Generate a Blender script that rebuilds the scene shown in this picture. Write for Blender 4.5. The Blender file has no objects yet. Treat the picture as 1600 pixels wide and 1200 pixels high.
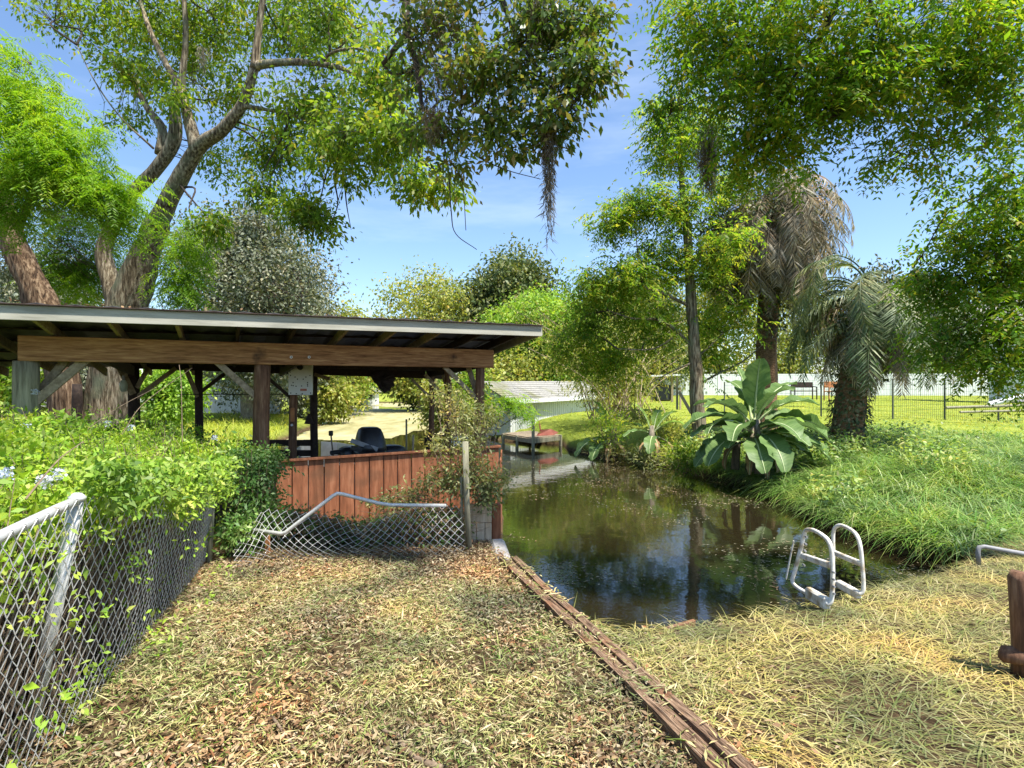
import bpy, math, random
import numpy as np
from mathutils import Vector, Matrix, Euler

# ---------------------------------------------------------------- camera, light, exposure
F, CU, CV, EYE = 870.0, 800.0, 600.0, 1.6
scene = bpy.context.scene
COL = scene.collection
cam_d = bpy.data.cameras.new('camera')
cam = bpy.data.objects.new('camera', cam_d)
COL.objects.link(cam)
cam.location = (0, 0, EYE)
cam.rotation_euler = (math.radians(90), 0, 0)
cam_d.sensor_width = 36.0
cam_d.lens = 36.0 * F / 1600.0
cam_d.clip_start = 0.05
cam_d.clip_end = 3000
scene.camera = cam

SUN_DIR = Vector((0.36, -0.26, 0.90)).normalized()      # towards the sun
SUN_EL = math.asin(SUN_DIR.z)
SUN_AZ = math.atan2(SUN_DIR.x, SUN_DIR.y)
world = bpy.data.worlds.new('World')
scene.world = world
world.use_nodes = True
wn, wl = world.node_tree.nodes, world.node_tree.links
wn.clear()
w_out = wn.new('ShaderNodeOutputWorld'); w_bg = wn.new('ShaderNodeBackground')
sky = wn.new('ShaderNodeTexSky'); sky.sky_type = 'NISHITA'; sky.sun_disc = False
sky.sun_elevation = SUN_EL; sky.sun_rotation = SUN_AZ
sky.air_density = 1.0; sky.dust_density = 0.3; sky.ozone_density = 4.5; sky.altitude = 0
w_tc = wn.new('ShaderNodeTexCoord'); w_map = wn.new('ShaderNodeMapping')
w_map.inputs['Scale'].default_value = (1.2, 1.2, 6.0)
w_noise = wn.new('ShaderNodeTexNoise'); w_noise.inputs['Scale'].default_value = 1.6
w_noise.inputs['Detail'].default_value = 6; w_noise.inputs['Roughness'].default_value = 0.6
w_ramp = wn.new('ShaderNodeValToRGB')
w_ramp.color_ramp.elements[0].position = 0.50; w_ramp.color_ramp.elements[0].color = (0, 0, 0, 1)
w_ramp.color_ramp.elements[1].position = 0.80; w_ramp.color_ramp.elements[1].color = (0.22, 0.22, 0.22, 1)
w_mix = wn.new('ShaderNodeMixRGB'); w_mix.inputs['Color2'].default_value = (6.5, 7.0, 7.6, 1)
wl.new(w_tc.outputs['Generated'], w_map.inputs['Vector']); wl.new(w_map.outputs['Vector'], w_noise.inputs['Vector'])
wl.new(w_noise.outputs['Fac'], w_ramp.inputs['Fac']); wl.new(w_ramp.outputs['Color'], w_mix.inputs['Fac'])
wl.new(sky.outputs['Color'], w_mix.inputs['Color1']); wl.new(w_mix.outputs['Color'], w_bg.inputs['Color'])
w_bg.inputs['Strength'].default_value = 0.098
wl.new(w_bg.outputs['Background'], w_out.inputs['Surface'])

sun_d = bpy.data.lights.new('sun', 'SUN')
sun_d.energy = 4.0; sun_d.angle = math.radians(3); sun_d.color = (1.0, 0.95, 0.86)
sun = bpy.data.objects.new('sun', sun_d); COL.objects.link(sun)
sun.rotation_euler = (-SUN_DIR).to_track_quat('-Z', 'Y').to_euler()
vs = scene.view_settings
vs.view_transform = 'Standard'; vs.look = 'None'; vs.gamma = 1.0; vs.use_curve_mapping = False
vs.exposure = 1.36
cy = scene.cycles
cy.max_bounces = 6; cy.diffuse_bounces = 4; cy.glossy_bounces = 3; cy.transmission_bounces = 4
cy.caustics_reflective = False; cy.caustics_refractive = False

rng = np.random.default_rng(7)
random.seed(7)

# ---------------------------------------------------------------- helpers
def P(u, v, Y):
    """photo pixel at a distance -> point of the place"""
    return np.array([(u - CU) / F * Y, Y, EYE - (v - CV) / F * Y])

def tag(o, label=None, cat=None, group=None, kind=None):
    if label: o['label'] = label
    if cat: o['category'] = cat
    if group: o['group'] = group
    if kind: o['kind'] = kind
    return o

def thing(name, label, cat, loc=(0, 0, 0), group=None):
    o = bpy.data.objects.new(name, None)
    COL.objects.link(o)
    o.location = tuple(float(c) for c in loc); o.empty_display_size = 0.1
    return tag(o, label, cat, group)

def mesh(name, V, Fc, mat, parent=None, smooth=False, attrs=None):
    """one mesh object from world-space points; Fc: (n,k) array or list of tuples"""
    V = np.asarray(V, dtype=np.float32).reshape(-1, 3)
    me = bpy.data.meshes.new(name)
    if isinstance(Fc, np.ndarray):
        n, k = Fc.shape
        me.vertices.add(len(V)); me.vertices.foreach_set('co', V.ravel())
        me.loops.add(n * k); me.loops.foreach_set('vertex_index', Fc.astype(np.int32).ravel())
        me.polygons.add(n); me.polygons.foreach_set('loop_start', np.arange(0, n * k, k, dtype=np.int32))
        me.update(calc_edges=True)
    else:
        me.from_pydata([tuple(map(float, p)) for p in V], [], [tuple(int(i) for i in f) for f in Fc])
        me.update()
    if smooth:
        me.polygons.foreach_set('use_smooth', np.ones(len(me.polygons), dtype=bool))
    if mat: me.materials.append(mat)
    o = bpy.data.objects.new(name, me)
    COL.objects.link(o)
    put(o, parent)
    return o

def put(o, parent):
    if parent is None: return o
    o.parent = parent
    if parent.parent is None:
        o.location = tuple(-c for c in parent.location)
    return o

def structure(name, V, Fc, mat, smooth=False):
    return tag(mesh(name, V, Fc, mat, smooth=smooth), kind='structure')

def join(parts):
    Vs, Fs, n = [], [], 0
    for V, Fc in parts:
        V = np.asarray(V, dtype=float).reshape(-1, 3)
        Vs.append(V); Fs += [tuple(int(i) + n for i in f) for f in Fc]; n += len(V)
    return np.concatenate(Vs), Fs

def box(c, s, rz=0.0, ch=0.0):
    """chamfered box: centre, size"""
    hx, hy, hz = [a / 2 for a in s]
    ch = min(ch, hx * .45, hy * .45, hz * .45)
    if ch <= 0:
        V = np.array([[x, y, z] for z in (-hz, hz) for y in (-hy, hy) for x in (-hx, hx)])
        Fc = [(0, 2, 3, 1), (4, 5, 7, 6), (0, 1, 5, 4), (2, 6, 7, 3), (0, 4, 6, 2), (1, 3, 7, 5)]
    else:
        V, idx = [], {}
        for sx in (-1, 1):
            for sy in (-1, 1):
                for sz in (-1, 1):
                    for ax in range(3):
                        p = [sx * (hx - ch), sy * (hy - ch), sz * (hz - ch)]
                        p[ax] = (sx, sy, sz)[ax] * (hx, hy, hz)[ax]
                        idx[(sx, sy, sz, ax)] = len(V); V.append(p)
        V = np.array(V); Fc = []
        I = lambda a, b, c, x: idx[(a, b, c, x)]
        for s_ in (-1, 1):
            q = [I(s_, -1, -1, 0), I(s_, 1, -1, 0), I(s_, 1, 1, 0), I(s_, -1, 1, 0)]; Fc.append(q if s_ > 0 else q[::-1])
            q = [I(-1, s_, -1, 1), I(-1, s_, 1, 1), I(1, s_, 1, 1), I(1, s_, -1, 1)]; Fc.append(q if s_ > 0 else q[::-1])
            q = [I(-1, -1, s_, 2), I(1, -1, s_, 2), I(1, 1, s_, 2), I(-1, 1, s_, 2)]; Fc.append(q if s_ > 0 else q[::-1])
        for a in (-1, 1):
            for b in (-1, 1):
                Fc.append([I(a, b, -1, 0), I(a, b, 1, 0), I(a, b, 1, 1), I(a, b, -1, 1)])
                Fc.append([I(a, -1, b, 0), I(a, 1, b, 0), I(a, 1, b, 2), I(a, -1, b, 2)])
                Fc.append([I(-1, a, b, 1), I(1, a, b, 1), I(1, a, b, 2), I(-1, a, b, 2)])
                for c_ in (-1, 1):
                    Fc.append([I(a, b, c_, 0), I(a, b, c_, 1), I(a, b, c_, 2)])
    c0, s0 = math.cos(rz), math.sin(rz)
    R = np.array([[c0, -s0, 0], [s0, c0, 0], [0, 0, 1]])
    return V @ R.T + np.asarray(c, float), Fc

def bar(p, q, w, h, up=(0, 0, 1), ch=0.004):
    """box beam from p to q; w across, h along 'up'"""
    p, q = np.asarray(p, float), np.asarray(q, float)
    d = q - p; L = np.linalg.norm(d); d /= L
    up = np.asarray(up, float); sd = np.cross(d, up)
    if np.linalg.norm(sd) < 1e-3: sd = np.cross(d, (1, 0, 0))
    sd /= np.linalg.norm(sd); u2 = np.cross(sd, d)
    V, Fc = box((0, 0, 0), (L, w, h), 0, ch)
    return V @ np.array([d, sd, u2]) + (p + q) / 2, Fc

def tube(path, rad, n=8, rough=0.0, ridges=0, seed=0, cap=True):
    path = np.asarray(path, float); m = len(path)
    rad = np.full(m, rad) if np.isscalar(rad) else np.asarray(rad, float)
    T = np.gradient(path, axis=0); T /= np.linalg.norm(T, axis=1)[:, None] + 1e-9
    ref = np.array([0, 0, 1.0]) if abs(T[0][2]) < .9 else np.array([1.0, 0, 0])
    A = np.zeros((m, 3)); a = np.cross(T[0], ref); a /= np.linalg.norm(a)
    for i in range(m):
        a = a - T[i] * a.dot(T[i]); a /= np.linalg.norm(a) + 1e-9; A[i] = a
    B = np.cross(T, A)
    th = np.linspace(0, 2 * np.pi, n, endpoint=False)
    r_ = np.random.default_rng(seed + 11)
    R = rad[:, None] * np.ones((1, n))
    if rough:
        k = r_.normal(size=(m, n))
        k = (k + np.roll(k, 1, 0) + np.roll(k, -1, 0)) / 1.8
        R = R * (1 + rough * k * .6)
        if ridges:
            ph = np.cumsum(r_.normal(size=m) * .12)
            R = R * (1 + rough * 1.1 * np.sin(ridges * th[None, :] + ph[:, None]) + rough * .7 * np.sin((ridges * 2 + 1) * th[None, :] - 1.7 * ph[:, None]))
    V = path[:, None, :] + R[:, :, None] * (np.cos(th)[None, :, None] * A[:, None, :] + np.sin(th)[None, :, None] * B[:, None, :])
    V = V.reshape(-1, 3); Fc = []
    for i in range(m - 1):
        for j in range(n):
            j2 = (j + 1) % n
            Fc.append((i * n + j, i * n + j2, (i + 1) * n + j2, (i + 1) * n + j))
    if cap:
        Fc.append(tuple(range(n - 1, -1, -1))); Fc.append(tuple(range((m - 1) * n, m * n)))
    return V, Fc

def spline(pts, k=6):
    """Catmull-Rom through rows of pts (any columns)"""
    p = np.asarray(pts, float)
    if len(p) < 3:
        t = np.linspace(0, 1, k + 1)[:, None]; return p[0] * (1 - t) + p[-1] * t
    e = np.vstack([2 * p[0] - p[1], p, 2 * p[-1] - p[-2]])
    out = []
    for i in range(1, len(e) - 2):
        for t in np.linspace(0, 1, k, endpoint=False):
            a, b, c, d = e[i - 1], e[i], e[i + 1], e[i + 2]
            out.append(.5 * ((2 * b) + (-a + c) * t + (2 * a - 5 * b + 4 * c - d) * t * t + (-a + 3 * b - 3 * c + d) * t ** 3))
    out.append(p[-1])
    return np.array(out)

def unit(v):
    return v / (np.linalg.norm(v, axis=-1, keepdims=True) + 1e-9)

def kites(c, d, nrm, L, W, fold=.12, mid=.45):
    """leaf-shaped faces folded on their midrib"""
    d = unit(d); sd = unit(np.cross(d, nrm)); nr = np.cross(sd, d)
    L = np.broadcast_to(L, (len(c),))[:, None]; W = np.broadcast_to(W, (len(c),))[:, None]
    V = np.stack([c, c + d * L * mid + sd * W / 2 + nr * W * fold, c + d * L - nr * L * .08, c + d * L * mid - sd * W / 2 + nr * W * fold], axis=1)
    return V.reshape(-1, 3)

def quads(n): return np.arange(n * 4, dtype=np.int32).reshape(-1, 4)

def blades(c, d, L, W, droop, seg=3):
    """curved tapering grass blades as strips of quads"""
    n = len(c); d = unit(d)
    hz = d * np.array([1, 1, 0]); hz = unit(hz + rng.normal(size=(n, 3)) * .01 * np.array([1, 1, 0]))
    sd = unit(np.cross(d, np.array([0, 0, 1.0])) + 1e-6)
    L = np.broadcast_to(L, (n,)); W = np.broadcast_to(W, (n,)); droop = np.broadcast_to(droop, (n,))
    rows = []
    for i in range(seg + 1):
        t = i / seg
        p = c + d * (L * t)[:, None] + hz * (L * droop * t * t * .6)[:, None] - np.array([0, 0, 1.0]) * (L * droop * t * t)[:, None]
        w = W * (1 - t * .92) * .5
        rows.append(p - sd * w[:, None]); rows.append(p + sd * w[:, None])
    V = np.stack(rows, axis=1).reshape(-1, 3)
    k = 2 * (seg + 1)
    f = np.array([[2 * i, 2 * i + 1, 2 * i + 3, 2 * i + 2] for i in range(seg)])
    Fc = (np.arange(n)[:, None, None] * k + f[None]).reshape(-1, 4)
    return V, Fc

_tab = np.random.default_rng(3).random((256, 256))
def noise2(x, y):
    xi, yi = np.floor(x).astype(int), np.floor(y).astype(int)
    fx, fy = x - xi, y - yi
    fx, fy = fx * fx * (3 - 2 * fx), fy * fy * (3 - 2 * fy)
    g = lambda a, b: _tab[a % 256, b % 256]
    return (g(xi, yi) * (1 - fx) + g(xi + 1, yi) * fx) * (1 - fy) + (g(xi, yi + 1) * (1 - fx) + g(xi + 1, yi + 1) * fx) * fy
def fbm(x, y, o=4):
    return sum(noise2(x * 2 ** i + 17 * i, y * 2 ** i + 31 * i) * .5 ** (i + 1) for i in range(o)) / (1 - .5 ** o)
def sstep(x, a, b):
    t = np.clip((x - a) / (b - a), 0, 1); return t * t * (3 - 2 * t)

# ---------------------------------------------------------------- materials
MATS = {}
def new_mat(name):
    m = bpy.data.materials.new(name); m.use_nodes = True
    nt = m.node_tree; nt.nodes.clear()
    out = nt.nodes.new('ShaderNodeOutputMaterial')
    b = nt.nodes.new('ShaderNodeBsdfPrincipled')
    nt.links.new(b.outputs['BSDF'], out.inputs['Surface'])
    MATS[name] = m
    return m, nt, b, out

def ramp(nt, stops):
    r = nt.nodes.new('ShaderNodeValToRGB'); e = r.color_ramp.elements
    while len(e) < len(stops): e.new(0.5)
    for i, (p, c) in enumerate(stops):
        e[i].position = p; e[i].color = (*c, 1)
    return r

def leaf_mat(name, cols, trans=0.42, rough=0.5, spec=0.35, tw=(1.25, 1.2, .6), patch=1.3):
    """leaf: coloured per leaf, partly translucent"""
    m, nt, b, out = new_mat(name)
    g = nt.nodes.new('ShaderNodeNewGeometry')
    r = ramp(nt, [(i / max(1, len(cols) - 1), c) for i, c in enumerate(cols)])
    nt.links.new(g.outputs['Random Per Island'], r.inputs['Fac'])
    tcl = nt.nodes.new('ShaderNodeTexCoord'); nl = nt.nodes.new('ShaderNodeTexNoise'); nl.inputs['Scale'].default_value = patch; nl.inputs['Detail'].default_value = 3
    nt.links.new(tcl.outputs['Object'], nl.inputs['Vector'])
    rp_ = ramp(nt, [(.34, (.50, .58, .62)), (.48, (.95, .95, .95)), (.58, (1.15, 1.08, 1.0)), (.70, (1.45, 1.12, .95))]); nt.links.new(nl.outputs['Fac'], rp_.inputs['Fac'])
    mp_ = nt.nodes.new('ShaderNodeMixRGB'); mp_.blend_type = 'MULTIPLY'; mp_.inputs['Fac'].default_value = 1
    nt.links.new(r.outputs['Color'], mp_.inputs['Color1']); nt.links.new(rp_.outputs['Color'], mp_.inputs['Color2'])
    nt.links.new(mp_.outputs['Color'], b.inputs['Base Color'])
    b.inputs['Roughness'].default_value = rough; b.inputs['Specular IOR Level'].default_value = spec
    t = nt.nodes.new('ShaderNodeBsdfTranslucent')
    mx = nt.nodes.new('ShaderNodeMixRGB'); mx.blend_type = 'MULTIPLY'; mx.inputs['Fac'].default_value = 1
    mx.inputs['Color2'].default_value = (*tw, 1)
    nt.links.new(mp_.outputs['Color'], mx.inputs['Color1']); nt.links.new(mx.outputs['Color'], t.inputs['Color'])
    s = nt.nodes.new('ShaderNodeMixShader'); s.inputs['Fac'].default_value = trans
    nt.links.new(b.outputs['BSDF'], s.inputs[1]); nt.links.new(t.outputs['BSDF'], s.inputs[2])
    nt.links.new(s.outputs['Shader'], out.inputs['Surface'])
    return m

def surf_mat(name, stops, scale=(1, 1, 1), nscale=4.0, detail=8, rough=.8, bump=.3, dist=.02, metal=0.0, rz=0.0, spots=None, spec=.3, coord='Object', warp=0.0):
    """noise-coloured surface; scale stretches the grain, rz turns it"""
    m, nt, b, out = new_mat(name)
    tc = nt.nodes.new('ShaderNodeTexCoord')
    r0 = nt.nodes.new('ShaderNodeMapping'); r0.inputs['Rotation'].default_value = (0, 0, -rz)
    mp = nt.nodes.new('ShaderNodeMapping'); mp.inputs['Scale'].default_value = scale
    nt.links.new(tc.outputs[coord], r0.inputs['Vector']); nt.links.new(r0.outputs['Vector'], mp.inputs['Vector'])
    n = nt.nodes.new('ShaderNodeTexNoise'); n.inputs['Scale'].default_value = nscale; n.inputs['Detail'].default_value = detail
    n.inputs['Roughness'].default_value = .65; n.inputs['Distortion'].default_value = warp
    nt.links.new(mp.outputs['Vector'], n.inputs['Vector'])
    r = ramp(nt, stops); nt.links.new(n.outputs['Fac'], r.inputs['Fac'])
    col = r.outputs['Color']
    if spots:
        n2 = nt.nodes.new('ShaderNodeTexNoise'); n2.inputs['Scale'].default_value = spots[0]; n2.inputs['Detail'].default_value = 5
        nt.links.new(r0.outputs['Vector'], n2.inputs['Vector'])
        r2 = ramp(nt, [(spots[1], (0, 0, 0)), (spots[2], (1, 1, 1))]); nt.links.new(n2.outputs['Fac'], r2.inputs['Fac'])
        mx = nt.nodes.new('ShaderNodeMixRGB'); mx.inputs['Color2'].default_value = (*spots[3], 1)
        nt.links.new(r2.outputs['Color'], mx.inputs['Fac']); nt.links.new(col, mx.inputs['Color1']); col = mx.outputs['Color']
    nt.links.new(col, b.inputs['Base Color'])
    b.inputs['Roughness'].default_value = rough; b.inputs['Metallic'].default_value = metal; b.inputs['Specular IOR Level'].default_value = spec
    if bump:
        bp = nt.nodes.new('ShaderNodeBump'); bp.inputs['Strength'].default_value = bump; bp.inputs['Distance'].default_value = dist
        nt.links.new(n.outputs['Fac'], bp.inputs['Height']); nt.links.new(bp.outputs['Normal'], b.inputs['Normal'])
    return m

BA = math.atan2(2.7, 5.2)      # direction of the boathouse front
M_bark = surf_mat('bark', [(.36, (.04, .028, .018)), (.5, (.19, .145, .09)), (.62, (.44, .37, .26))], (1, 1, .13), 26, rough=.95, bump=.9, dist=.03, spots=(2.5, .5, .7, (.20, .21, .13)))
M_barkred = surf_mat('red bark', [(.36, (.03, .018, .011)), (.5, (.14, .085, .05)), (.62, (.32, .23, .15))], (1, 1, .11), 26, rough=.95, bump=.9, dist=.03)
M_barkgrey = surf_mat('grey bark', [(.3, (.08, .07, .05)), (.6, (.26, .22, .16)), (.8, (.42, .38, .30))], (1, 1, .3), 20, rough=.95, bump=.7, dist=.02)
M_beam = surf_mat('brown beam timber', [(.30, (.12, .045, .016)), (.5, (.31, .145, .058)), (.68, (.48, .26, .115))], (.7, 9, 9), 5, rough=.75, bump=.25, dist=.006, rz=BA, spots=(2.2, .64, .72, (.07, .032, .016)), warp=.4)
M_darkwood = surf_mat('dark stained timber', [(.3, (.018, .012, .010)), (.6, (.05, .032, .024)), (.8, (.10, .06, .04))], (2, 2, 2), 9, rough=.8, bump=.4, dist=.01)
M_post = surf_mat('brown round post', [(.28, (.05, .025, .014)), (.5, (.16, .08, .045)), (.75, (.33, .20, .12))], (6, 6, .7), 5, rough=.8, bump=.5, dist=.012)
M_greypost = surf_mat('grey green post', [(.3, (.12, .11, .07)), (.55, (.30, .28, .19)), (.8, (.46, .43, .31))], (7, 7, .6), 4, rough=.9, bump=.5, dist=.01)
M_brace = surf_mat('weathered brace timber', [(.3, (.16, .12, .08)), (.55, (.33, .26, .18)), (.8, (.48, .40, .30))], (3, 3, 3), 7, rough=.9, bump=.3, dist=.006)
M_redwall = surf_mat('red stained plank', [(.30, (.13, .048, .022)), (.5, (.25, .092, .042)), (.68, (.36, .155, .08))], (6, 6, .8), 3, rough=.7, bump=.15, dist=.005, spots=(1.6, .60, .75, (.13, .06, .03)))
M_pale = surf_mat('pale bare board', [(.3, (.42, .31, .20)), (.6, (.62, .50, .36)), (.8, (.70, .60, .46))], (5, 5, .8), 4, rough=.85, bump=.2, dist=.004)
M_oldplank = surf_mat('weathered old plank', [(.32, (.04, .025, .016)), (.46, (.15, .09, .055)), (.58, (.29, .19, .12)), (.72, (.44, .34, .25))], (1.0, 22, 22), 5, rough=.95, bump=.8, dist=.012, rz=math.atan2(3.2, -1.02), spots=(3, .55, .7, (.22, .10, .05)))
M_fascia = surf_mat('fascia metal', [(.3, (.26, .25, .20)), (.5, (.40, .385, .32)), (.7, (.48, .465, .40))], (.5, 5, 5), 3, rough=.5, bump=.05, rz=BA)
M_roofmetal = surf_mat('dark roof sheet', [(.3, (.035, .032, .035)), (.7, (.14, .135, .14))], (2, 2, 2), 4, rough=.5, bump=.1, metal=.3)
M_galv = surf_mat('galvanised steel', [(.3, (.46, .46, .45)), (.7, (.66, .66, .64))], (3, 3, 3), 14, rough=.45, bump=.1, dist=.002, metal=.3, spots=(9, .62, .75, (.30, .22, .14)))
M_white = surf_mat('white vinyl', [(.3, (.72, .73, .74)), (.7, (.80, .81, .81))], (1, 1, 1), 2, rough=.45, bump=0)
M_whitewood = surf_mat('white painted boards', [(.3, (.52, .54, .56)), (.7, (.76, .77, .78))], (4, 4, .6), 4, rough=.6, bump=.1)
M_ladder = surf_mat('dirty white plastic', [(.3, (.55, .49, .40)), (.5, (.74, .71, .64)), (.7, (.80, .79, .75))], (1, 1, 1), 16, rough=.5, bump=.15, dist=.003, spots=(11, .50, .68, (.36, .27, .16)))
M_shingle = surf_mat('grey shingles', [(.3, (.16, .155, .14)), (.6, (.34, .33, .30)), (.8, (.46, .45, .41))], (2, 2, 8), 7, rough=.9, bump=.5, spots=(.9, .5, .7, (.20, .20, .11)))
M_black = surf_mat('black vinyl', [(.3, (.012, .012, .014)), (.7, (.035, .035, .04))], (1, 1, 1), 8, rough=.35, bump=.1, spec=.5)
M_grey = surf_mat('grey plastic', [(.3, (.20, .20, .21)), (.7, (.33, .33, .34))], (1, 1, 1), 8, rough=.5, bump=.05)
M_alu = surf_mat('aluminium hull', [(.3, (.34, .35, .35)), (.7, (.52, .53, .53))], (1, 1, 1), 5, rough=.4, bump=.05, metal=.7)
M_redplastic = surf_mat('faded red plastic', [(.3, (.42, .11, .08)), (.7, (.55, .22, .17))], (1, 1, 1), 6, rough=.5, bump=0)
M_orange = surf_mat('orange brown timber', [(.3, (.34, .13, .05)), (.7, (.52, .24, .10))], (1, 1, 1), 6, rough=.6, bump=0)
M_teal = surf_mat('teal cover', [(.3, (.04, .28, .36)), (.7, (.08, .40, .48))], (1, 1, 1), 6, rough=.6, bump=0)
M_concrete = surf_mat('pale concrete', [(.3, (.34, .30, .27)), (.7, (.56, .52, .48))], (1, 1, 1), 9, rough=.95, bump=.4, dist=.01)
M_rag = surf_mat('dark rag', [(.3, (.03, .025, .03)), (.7, (.075, .06, .07))], (1, 1, 1), 9, rough=.95, bump=.5)
M_wire = surf_mat('thin dark wire', [(.3, (.05, .06, .05)), (.7, (.12, .13, .11))], (1, 1, 1), 9, rough=.7, bump=0)
M_twig = surf_mat('dry twig', [(.3, (.11, .075, .05)), (.6, (.26, .19, .13)), (.8, (.40, .31, .22))], (3, 3, 3), 12, rough=.95, bump=.3)
M_darktwig = surf_mat('dark twig', [(.3, (.03, .025, .02)), (.7, (.11, .085, .06))], (3, 3, 3), 12, rough=.95, bump=.3)
M_palmtrunk = surf_mat('palm trunk', [(.3, (.07, .04, .025)), (.55, (.27, .16, .09)), (.75, (.42, .28, .17))], (2, 2, 5), 7, rough=.95, bump=.9, dist=.04)
# ---------------------------------------------------------------- terrain and water
WATER_Z = -0.55
SHORE = np.array([(.69, 3.74), (2.16, 4.5), (3.1, 5.0), (4.2, 5.55), (5.1, 6.1), (5.25, 6.6), (4.95, 7.1), (4.72, 8.1), (4.9, 9.8), (5.1, 12.0), (4.5, 12.9), (3.95, 15.0),
                  (2.5, 16.4), (1.9, 18.0), (1.8, 20.0), (-.2, 20.8), (-2.4, 24.5), (-4.3, 29), (-7.3, 47), (-9.5, 62), (-17, 63), (-15, 47), (-9.9, 29), (-8.6, 21), (-7.6, 16),
                  (-5.6, 12), (-4.2, 9.6), (-3.35, 7.62), (-.12, 9.02), (-.12, 6.5), (.03, 5.5)])

def shore_dist(x, y):
    """signed distance to the waterline, positive on land"""
    x, y = np.asarray(x, float), np.asarray(y, float)
    d = np.full(x.shape, 1e9); ins = np.zeros(x.shape, bool)
    for i in range(len(SHORE)):
        a, b = SHORE[i], SHORE[(i + 1) % len(SHORE)]
        e = b - a; t = np.clip(((x - a[0]) * e[0] + (y - a[1]) * e[1]) / (e @ e), 0, 1)
        d = np.minimum(d, np.hypot(x - a[0] - t * e[0], y - a[1] - t * e[1]))
        c = (a[1] > y) != (b[1] > y)
        with np.errstate(divide='ignore', invalid='ignore'):
            xx = (b[0] - a[0]) * (y - a[1]) / (b[1] - a[1]) + a[0]
        ins ^= c & (x < xx)
    return np.where(ins, -d, d)

def ground_z(x, y):
    x, y = np.asarray(x, float), np.asarray(y, float)
    d = shore_dist(x, y)
    near = -.062 * (np.clip(y, 1.5, 8) - 2.3)
    near = near + .06 * (fbm(x * .9, y * .9) - .5) - .10 * np.exp(-np.maximum(d, 0) / .35) * sstep(x, .75, 1.6)
    bank = -.47 + .60 * (1 - np.exp(-np.maximum(d, 0) / 2.2)) + .010 * np.maximum(y - 6, 0) + .12 * (fbm(x * .4, y * .4) - .5)
    w = sstep(y - (3.74 + (x - .69) * .50), .3, 2.2) * sstep(x, .2, 1.2)
    left = -.34 + .012 * np.maximum(y - 8, 0) + .1 * (fbm(x * .4, y * .4) - .5)
    wl = sstep(y, 7.5, 12) * (1 - sstep(x, .2, 1.2))
    z = near * (1 - w) + bank * w
    z = z * (1 - wl) + np.where(d > 0, np.minimum(left, -.45 + .25 * np.maximum(d, 0)), left) * wl
    bed = WATER_Z - .10 - .8 * sstep(-d, 0, 1.5)
    return np.where(d > 0, np.minimum(z, 3.0), bed)

def axis(stops):
    out = []
    for a, b, s in stops: out.append(np.arange(a, b, s))
    return np.concatenate(out + [[stops[-1][1]]])
gx = axis([(-900, -120, 130), (-120, -30, 9), (-30, -8, 1.0), (-8, 8, .1), (8, 30, .6), (30, 120, 9), (120, 900, 130)])
gy = axis([(-300, -20, 40), (-20, 0, 2), (0, 1, .5), (1, 13, .1), (13, 26, .3), (26, 70, 1.2), (70, 160, 9), (160, 1500, 150)])
GX, GY = np.meshgrid(gx, gy)
GZ = ground_z(GX, GY)
nx, ny = len(gx), len(gy)
ii = (np.arange(ny - 1)[:, None] * nx + np.arange(nx - 1)[None]).ravel()
m, nt, b, out = new_mat('soil and turf')
tc = nt.nodes.new('ShaderNodeTexCoord'); sep = nt.nodes.new('ShaderNodeSeparateXYZ'); nt.links.new(tc.outputs['Object'], sep.inputs[0])
n1 = nt.nodes.new('ShaderNodeTexNoise'); n1.inputs['Scale'].default_value = 9; n1.inputs['Detail'].default_value = 10; n1.inputs['Roughness'].default_value = .7
n2 = nt.nodes.new('ShaderNodeTexNoise'); n2.inputs['Scale'].default_value = .7; n2.inputs['Detail'].default_value = 5
for n_ in (n1, n2): nt.links.new(tc.outputs['Object'], n_.inputs['Vector'])
soil = ramp(nt, [(.3, (.03, .02, .011)), (.5, (.075, .05, .026)), (.7, (.15, .11, .055))])
turf = ramp(nt, [(.3, (.11, .15, .02)), (.5, (.22, .27, .04)), (.72, (.34, .36, .08))])
nt.links.new(n1.outputs['Fac'], soil.inputs['Fac'])
ad = nt.nodes.new('ShaderNodeMath'); ad.operation = 'ADD'; ad.inputs[1].default_value = 0
mm = nt.nodes.new('ShaderNodeMath'); mm.operation = 'MULTIPLY_ADD'; mm.inputs[1].default_value = .5; 
nt.links.new(n1.outputs['Fac'], mm.inputs[0]); 
hh = nt.nodes.new('ShaderNodeMath'); hh.operation = 'MULTIPLY'; hh.inputs[1].default_value = .5; nt.links.new(n2.outputs['Fac'], hh.inputs[0])
nt.links.new(hh.outputs[0], mm.inputs[2]); nt.links.new(mm.outputs[0], turf.inputs['Fac'])
far = nt.nodes.new('ShaderNodeMapRange'); far.inputs['From Min'].default_value = 9; far.inputs['From Max'].default_value = 14
nt.links.new(sep.outputs['Y'], far.inputs['Value'])
lowm = nt.nodes.new('ShaderNodeMapRange'); lowm.inputs['From Min'].default_value = -.5; lowm.inputs['From Max'].default_value = -.3
nt.links.new(sep.outputs['Z'], lowm.inputs['Value'])
mu = nt.nodes.new('ShaderNodeMath'); mu.operation = 'MULTIPLY'; nt.links.new(far.outputs[0], mu.inputs[0]); nt.links.new(lowm.outputs[0], mu.inputs[1])
mxg = nt.nodes.new('ShaderNodeMixRGB'); nt.links.new(mu.outputs[0], mxg.inputs['Fac']); nt.links.new(soil.outputs['Color'], mxg.inputs['Color1']); nt.links.new(turf.outputs['Color'], mxg.inputs['Color2'])
nt.links.new(mxg.outputs['Color'], b.inputs['Base Color']); b.inputs['Roughness'].default_value = 1; b.inputs['Specular IOR Level'].default_value = .1
bp = nt.nodes.new('ShaderNodeBump'); bp.inputs['Strength'].default_value = .6; bp.inputs['Distance'].default_value = .04
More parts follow.
